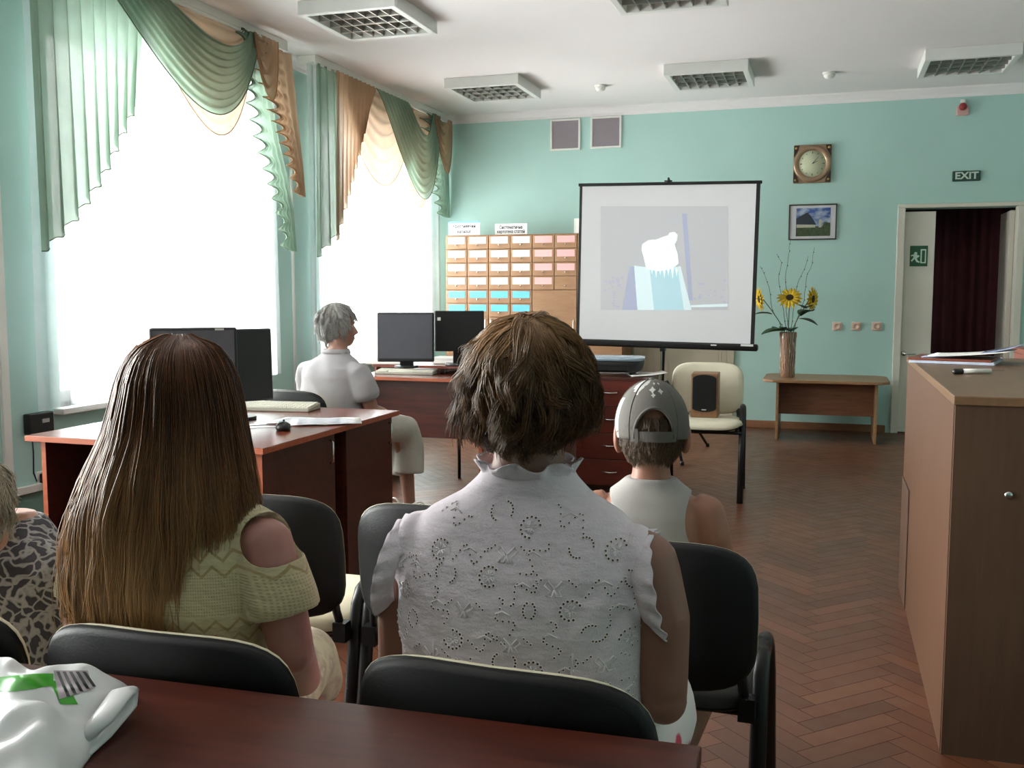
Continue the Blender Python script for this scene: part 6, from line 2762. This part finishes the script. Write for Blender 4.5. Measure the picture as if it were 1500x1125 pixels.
for sx in (-1, 1):
    limb(m, [(sx * 0.145, 0.01, 0.885), (sx * 0.185, 0.01, 0.875), (sx * 0.205, 0.03, 0.80), (sx * 0.212, 0.08, 0.68), (sx * 0.16, 0.22, 0.645), (sx * 0.08, 0.32, 0.63)], [0.05, 0.052, 0.046, 0.038, 0.034, 0.024])
    hand(m, (sx * 0.08, 0.32, 0.63), (-sx * 0.5, 0.8, -0.2), (0, -0.1, -1), sx, 0.92, 0.35)
    limb(m, [(sx * 0.09, 0.0, 0.55), (sx * 0.11, 0.42, 0.53), (sx * 0.11, 0.46, 0.46), (sx * 0.10, 0.52, 0.085)], [0.085, 0.06, 0.055, 0.034])
    shoe(m, (sx * 0.10, 0.52, 0.085), (0, 1, 0), 0.95)
fuse(m, 'body', 'skin_pale', oroot, voxel=0.005, smooth=4)
face_bits(OH, HM, 0.98, oroot)
plain('blouse_white', '#aaa6a9', 0.85, var=0.03)
m = MB()
rows = [(0.56, 0, 0.0, 0.195, 0.150), (0.64, 0, 0.0, 0.182, 0.142), (0.70, 0, 0.0, 0.178, 0.138), (0.78, 0, 0.0, 0.180, 0.138), (0.86, 0, 0.005, 0.184, 0.130), (0.91, 0, 0.014, 0.176, 0.110), (0.947, 0, 0.025, 0.135, 0.086), (0.975, 0, 0.032, 0.086, 0.066), (0.995, 0, 0.036, 0.072, 0.06)]
m.loft(body_rings(rows, 40))
for sx in (-1, 1):
    m.tube([(sx * 0.13, 0.01, 0.89), (sx * 0.18, 0.012, 0.875), (sx * 0.200, 0.022, 0.83), (sx * 0.212, 0.04, 0.77), (sx * 0.214, 0.048, 0.745)], [0.055, 0.068, 0.072, 0.070, 0.060], 24)
ob = fuse(m, 'blouse', 'blouse_white', oroot, voxel=0.007, smooth=5)
for v_ in ob.data.vertices:
    x, y, z = v_.co
    v_.co.y += 0.004 * math.sin(40 * z + 12 * x + 2 * math.sin(15 * x)) * (1 if y > 0 else -1)
m = MB()
m.grid(lambda u, v: ((0.070 + 0.012 * v) * math.cos(2 * PI * u), 0.036 + (0.06 + 0.012 * v) * math.sin(2 * PI * u), 1.0 - 0.02 * v + 0.012 * math.sin(PI * v)), 40, 4)
m.build('collar', 'blouse_white', ob, solid=0.003)
plain('skirt_white', '#b3aea4', 0.85, var=0.05)
m = MB()
m.loft(body_rings([(0.488, 0, 0, 0.20, 0.155), (0.56, 0, 0, 0.205, 0.155), (0.62, 0, 0, 0.19, 0.145)]))
for sx in (-1, 1):
    limb(m, [(sx * 0.12, 0.0, 0.56), (sx * 0.14, 0.25, 0.56), (sx * 0.13, 0.46, 0.53), (sx * 0.125, 0.50, 0.42), (sx * 0.125, 0.49, 0.27)], [0.09, 0.088, 0.075, 0.082, 0.088])
m.box((0, 0.26, 0.55), (0.24, 0.44, 0.10))
m.box((0, 0.49, 0.36), (0.22, 0.09, 0.22))
fuse(m, 'skirt', 'skirt_white', oroot, voxel=0.009, smooth=6)
for sx in (-1, 1):
    m = MB()
    m.loft([sring((sx * 0.10, 0.52 + t * 0.95, 0.006 + hh / 2), (w_ + 0.004, 0, 0), (0, 0, hh / 2 + 0.003), 18, 2.6) for t, w_, hh in ((-0.062, 0.018, 0.02), (-0.04, 0.03, 0.02), (0.06, 0.038, 0.018), (0.12, 0.042, 0.016), (0.185, 0.016, 0.012))])
    for yy in (0.57, 0.62):
        m.tube([(sx * 0.10 + 0.043 * math.cos(t), yy, 0.012 + 0.058 * math.sin(t)) for t in np.linspace(0, PI, 12)], 0.006, 8)
    m.tube([(sx * 0.10 + 0.036 * math.cos(t), 0.50 + 0.036 * math.sin(t), 0.075) for t in np.linspace(0, 2 * PI, 24)], 0.005, 6)
    m.build('sandal', 'white_plastic', oroot)


def wavy_short(root, HM_, Hc, rad, mat, seed, N=5000, length=0.06, face=0.42, curl=0.006):
    HE2 = np.array(Hc) + np.array(HM_ @ Vector((0, -0.016, 0.022)))
    Rm = np.array(HM_)
    cr = np.array([0.0, -0.03, rad[2]])
    R3 = np.array(rad)

    def keep(v):
        return not (v[1] > face and v[2] < 0.55) and v[2] > -0.85 + 0.2 * v[1] and not (abs(v[0]) > 0.75 and v[2] < -0.35 and v[1] > -0.25)

    def roots(n, rg):
        out = []
        while len(out) < n:
            v = rg.normal(0, 1, 3)
            v /= np.linalg.norm(v)
            if keep(v):
                out.append(HE2 + Rm @ (v * R3))
        return np.array(out)

    def flow(q, t, i):
        l_ = Rm.T @ (q - HE2)
        v = l_ / R3
        nrm = v / (np.linalg.norm(v) + 1e-9)
        r_ = np.random.default_rng(seed * 991 + i)
        away = l_ - cr
        tang = away - nrm * away.dot(nrm)
        tang /= np.linalg.norm(tang) + 1e-9
        jit = r_.normal(0, 0.4, 3)
        d = tang + nrm * (0.55 * max(0, 1.15 - np.linalg.norm(v))) + jit * 0.5 + np.array([0, 0, -0.3])
        d = Rm @ d
        return d / (np.linalg.norm(d) + 1e-9)

    base = MB()
    rings = []
    for i in range(17):
        a = max(-1.0, min(PI / 2 - 0.03, -PI / 2 + PI * i / 16))
        ring = []
        for j in range(32):
            t = 2 * PI * j / 32
            x, y, z = math.cos(a) * math.cos(t), math.cos(a) * math.sin(t), math.sin(a)
            if y > face and z < 0.55:
                y = face - 0.05
                x *= 0.8
            ring.append(tuple(HE2 + Rm @ (np.array([x, y, z]) * R3 * 0.99)))
        rings.append(ring)
    base.loft(rings)
    rg0 = np.random.default_rng(seed)
    return clump_hair(roots(220, rg0), flow, N, 9, lambda p: length, 0.003, 'hair', mat, root, roots, R0=0.0011, conv=0.6, base=base, curl=curl, seed=seed)


hair_mat('hair_grey', '#8f8d8a', '#d2d0cc', rough=0.5)
wavy_short(oroot, HM, OH, (0.089, 0.106, 0.106), 'hair_grey', 5, length=0.075)

# ------------------------------------------------------------------ person at the picture's edge, in a dark patterned dress
PX_, PY_ = -1.585, 1.445
proot = tag(empty('person', (PX_, PY_, 0), 0.05), 'person in a dark grey patterned dress cut off beside the long haired girl', 'person')
HM = Matrix.Rotation(0.1, 3, 'Z') @ Matrix.Rotation(-0.35, 3, 'X')
hp_ = at_d(-62, 758, 1.78)
PHd = Vector((hp_[0] - PX_, hp_[1] - PY_, hp_[2]))
m = MB()
rows = [(0.49, 0, 0.0, 0.18, 0.13), (0.58, 0, 0.02, 0.18, 0.13), (0.66, 0, 0.04, 0.175, 0.125), (0.74, 0, 0.065, 0.168, 0.115), (0.80, 0, 0.085, 0.15, 0.095), (0.84, 0.01, 0.105, 0.10, 0.07), (0.87, 0.02, 0.125, 0.05, 0.05), (0.90, PHd.x * 0.8, PHd.y * 0.7, 0.046, 0.046)]
m.loft(body_rings(rows))
head(m, PHd, HM, 0.95)
for sx in (-1, 1):
    limb(m, [(sx * 0.14, 0.07, 0.79), (sx * 0.175, 0.07, 0.77), (sx * 0.195, 0.09, 0.70), (sx * 0.20, 0.14, 0.60), (sx * 0.15, 0.25, 0.60), (sx * 0.08, 0.33, 0.60)], [0.045, 0.047, 0.042, 0.036, 0.032, 0.023])
    hand(m, (sx * 0.08, 0.33, 0.60), (-sx * 0.5, 0.8, -0.2), (0, -0.1, -1), sx, 0.9, 0.35)
    limb(m, [(sx * 0.085, 0.0, 0.54), (sx * 0.09, 0.40, 0.53), (sx * 0.095, 0.43, 0.46), (sx * 0.10, 0.38, 0.085)], [0.08, 0.06, 0.052, 0.033])
    shoe(m, (sx * 0.10, 0.38, 0.085), (0, 1, 0), 0.95)
fuse(m, 'body', 'skin_pale', proot, voxel=0.006, smooth=4)
face_bits(PHd, HM, 0.95, proot)
k = NT('dark_print')
v = k.coord()
vo = k.n('ShaderNodeTexVoronoi', feature='DISTANCE_TO_EDGE')
vo.inputs['Scale'].default_value = 42.0
nw = k.n('ShaderNodeTexNoise')
nw.inputs['Scale'].default_value = 18.0
k.l(v, nw.inputs['Vector'])
mx = k.n('ShaderNodeMix', data_type='VECTOR')
mx.inputs[0].default_value = 0.08
k.l(v, mx.inputs[4])
k.l(nw.outputs['Color'], mx.inputs[5])
k.l(mx.outputs[1], vo.inputs['Vector'])
k.l(k.ramp(vo.outputs['Distance'], [(0.02, '#8b8784'), (0.10, '#77736f'), (0.14, '#2c2a2d'), (0.5, '#37343a')]), k.b.inputs['Base Color'])
k.b.inputs['Roughness'].default_value = 0.85
MATS['dark_print'] = k.m
m = MB()
rows = [(0.488, 0, 0.0, 0.195, 0.145), (0.58, 0, 0.02, 0.195, 0.145), (0.66, 0, 0.04, 0.19, 0.14), (0.74, 0, 0.065, 0.183, 0.13), (0.80, 0, 0.085, 0.165, 0.11), (0.84, 0.01, 0.105, 0.115, 0.085), (0.865, 0.02, 0.12, 0.07, 0.065)]
m.loft(body_rings(rows, 40))
for sx in (-1, 1):
    m.tube([(sx * 0.12, 0.075, 0.79), (sx * 0.17, 0.07, 0.775), (sx * 0.192, 0.085, 0.71), (sx * 0.20, 0.12, 0.63)], [0.05, 0.060, 0.058, 0.055], 24)
    limb(m, [(sx * 0.11, 0.0, 0.55), (sx * 0.12, 0.2, 0.56), (sx * 0.12, 0.44, 0.53), (sx * 0.12, 0.46, 0.35)], [0.09, 0.085, 0.075, 0.075])
m.box((0, 0.25, 0.55), (0.22, 0.42, 0.1))
fuse(m, 'dress', 'dark_print', proot, voxel=0.008, smooth=5)
hair_mat('hair_ash', '#8f897c', '#c4bda9', rough=0.5)
wavy_short(proot, HM, PHd, (0.084, 0.10, 0.10), 'hair_ash', 9, N=3500)
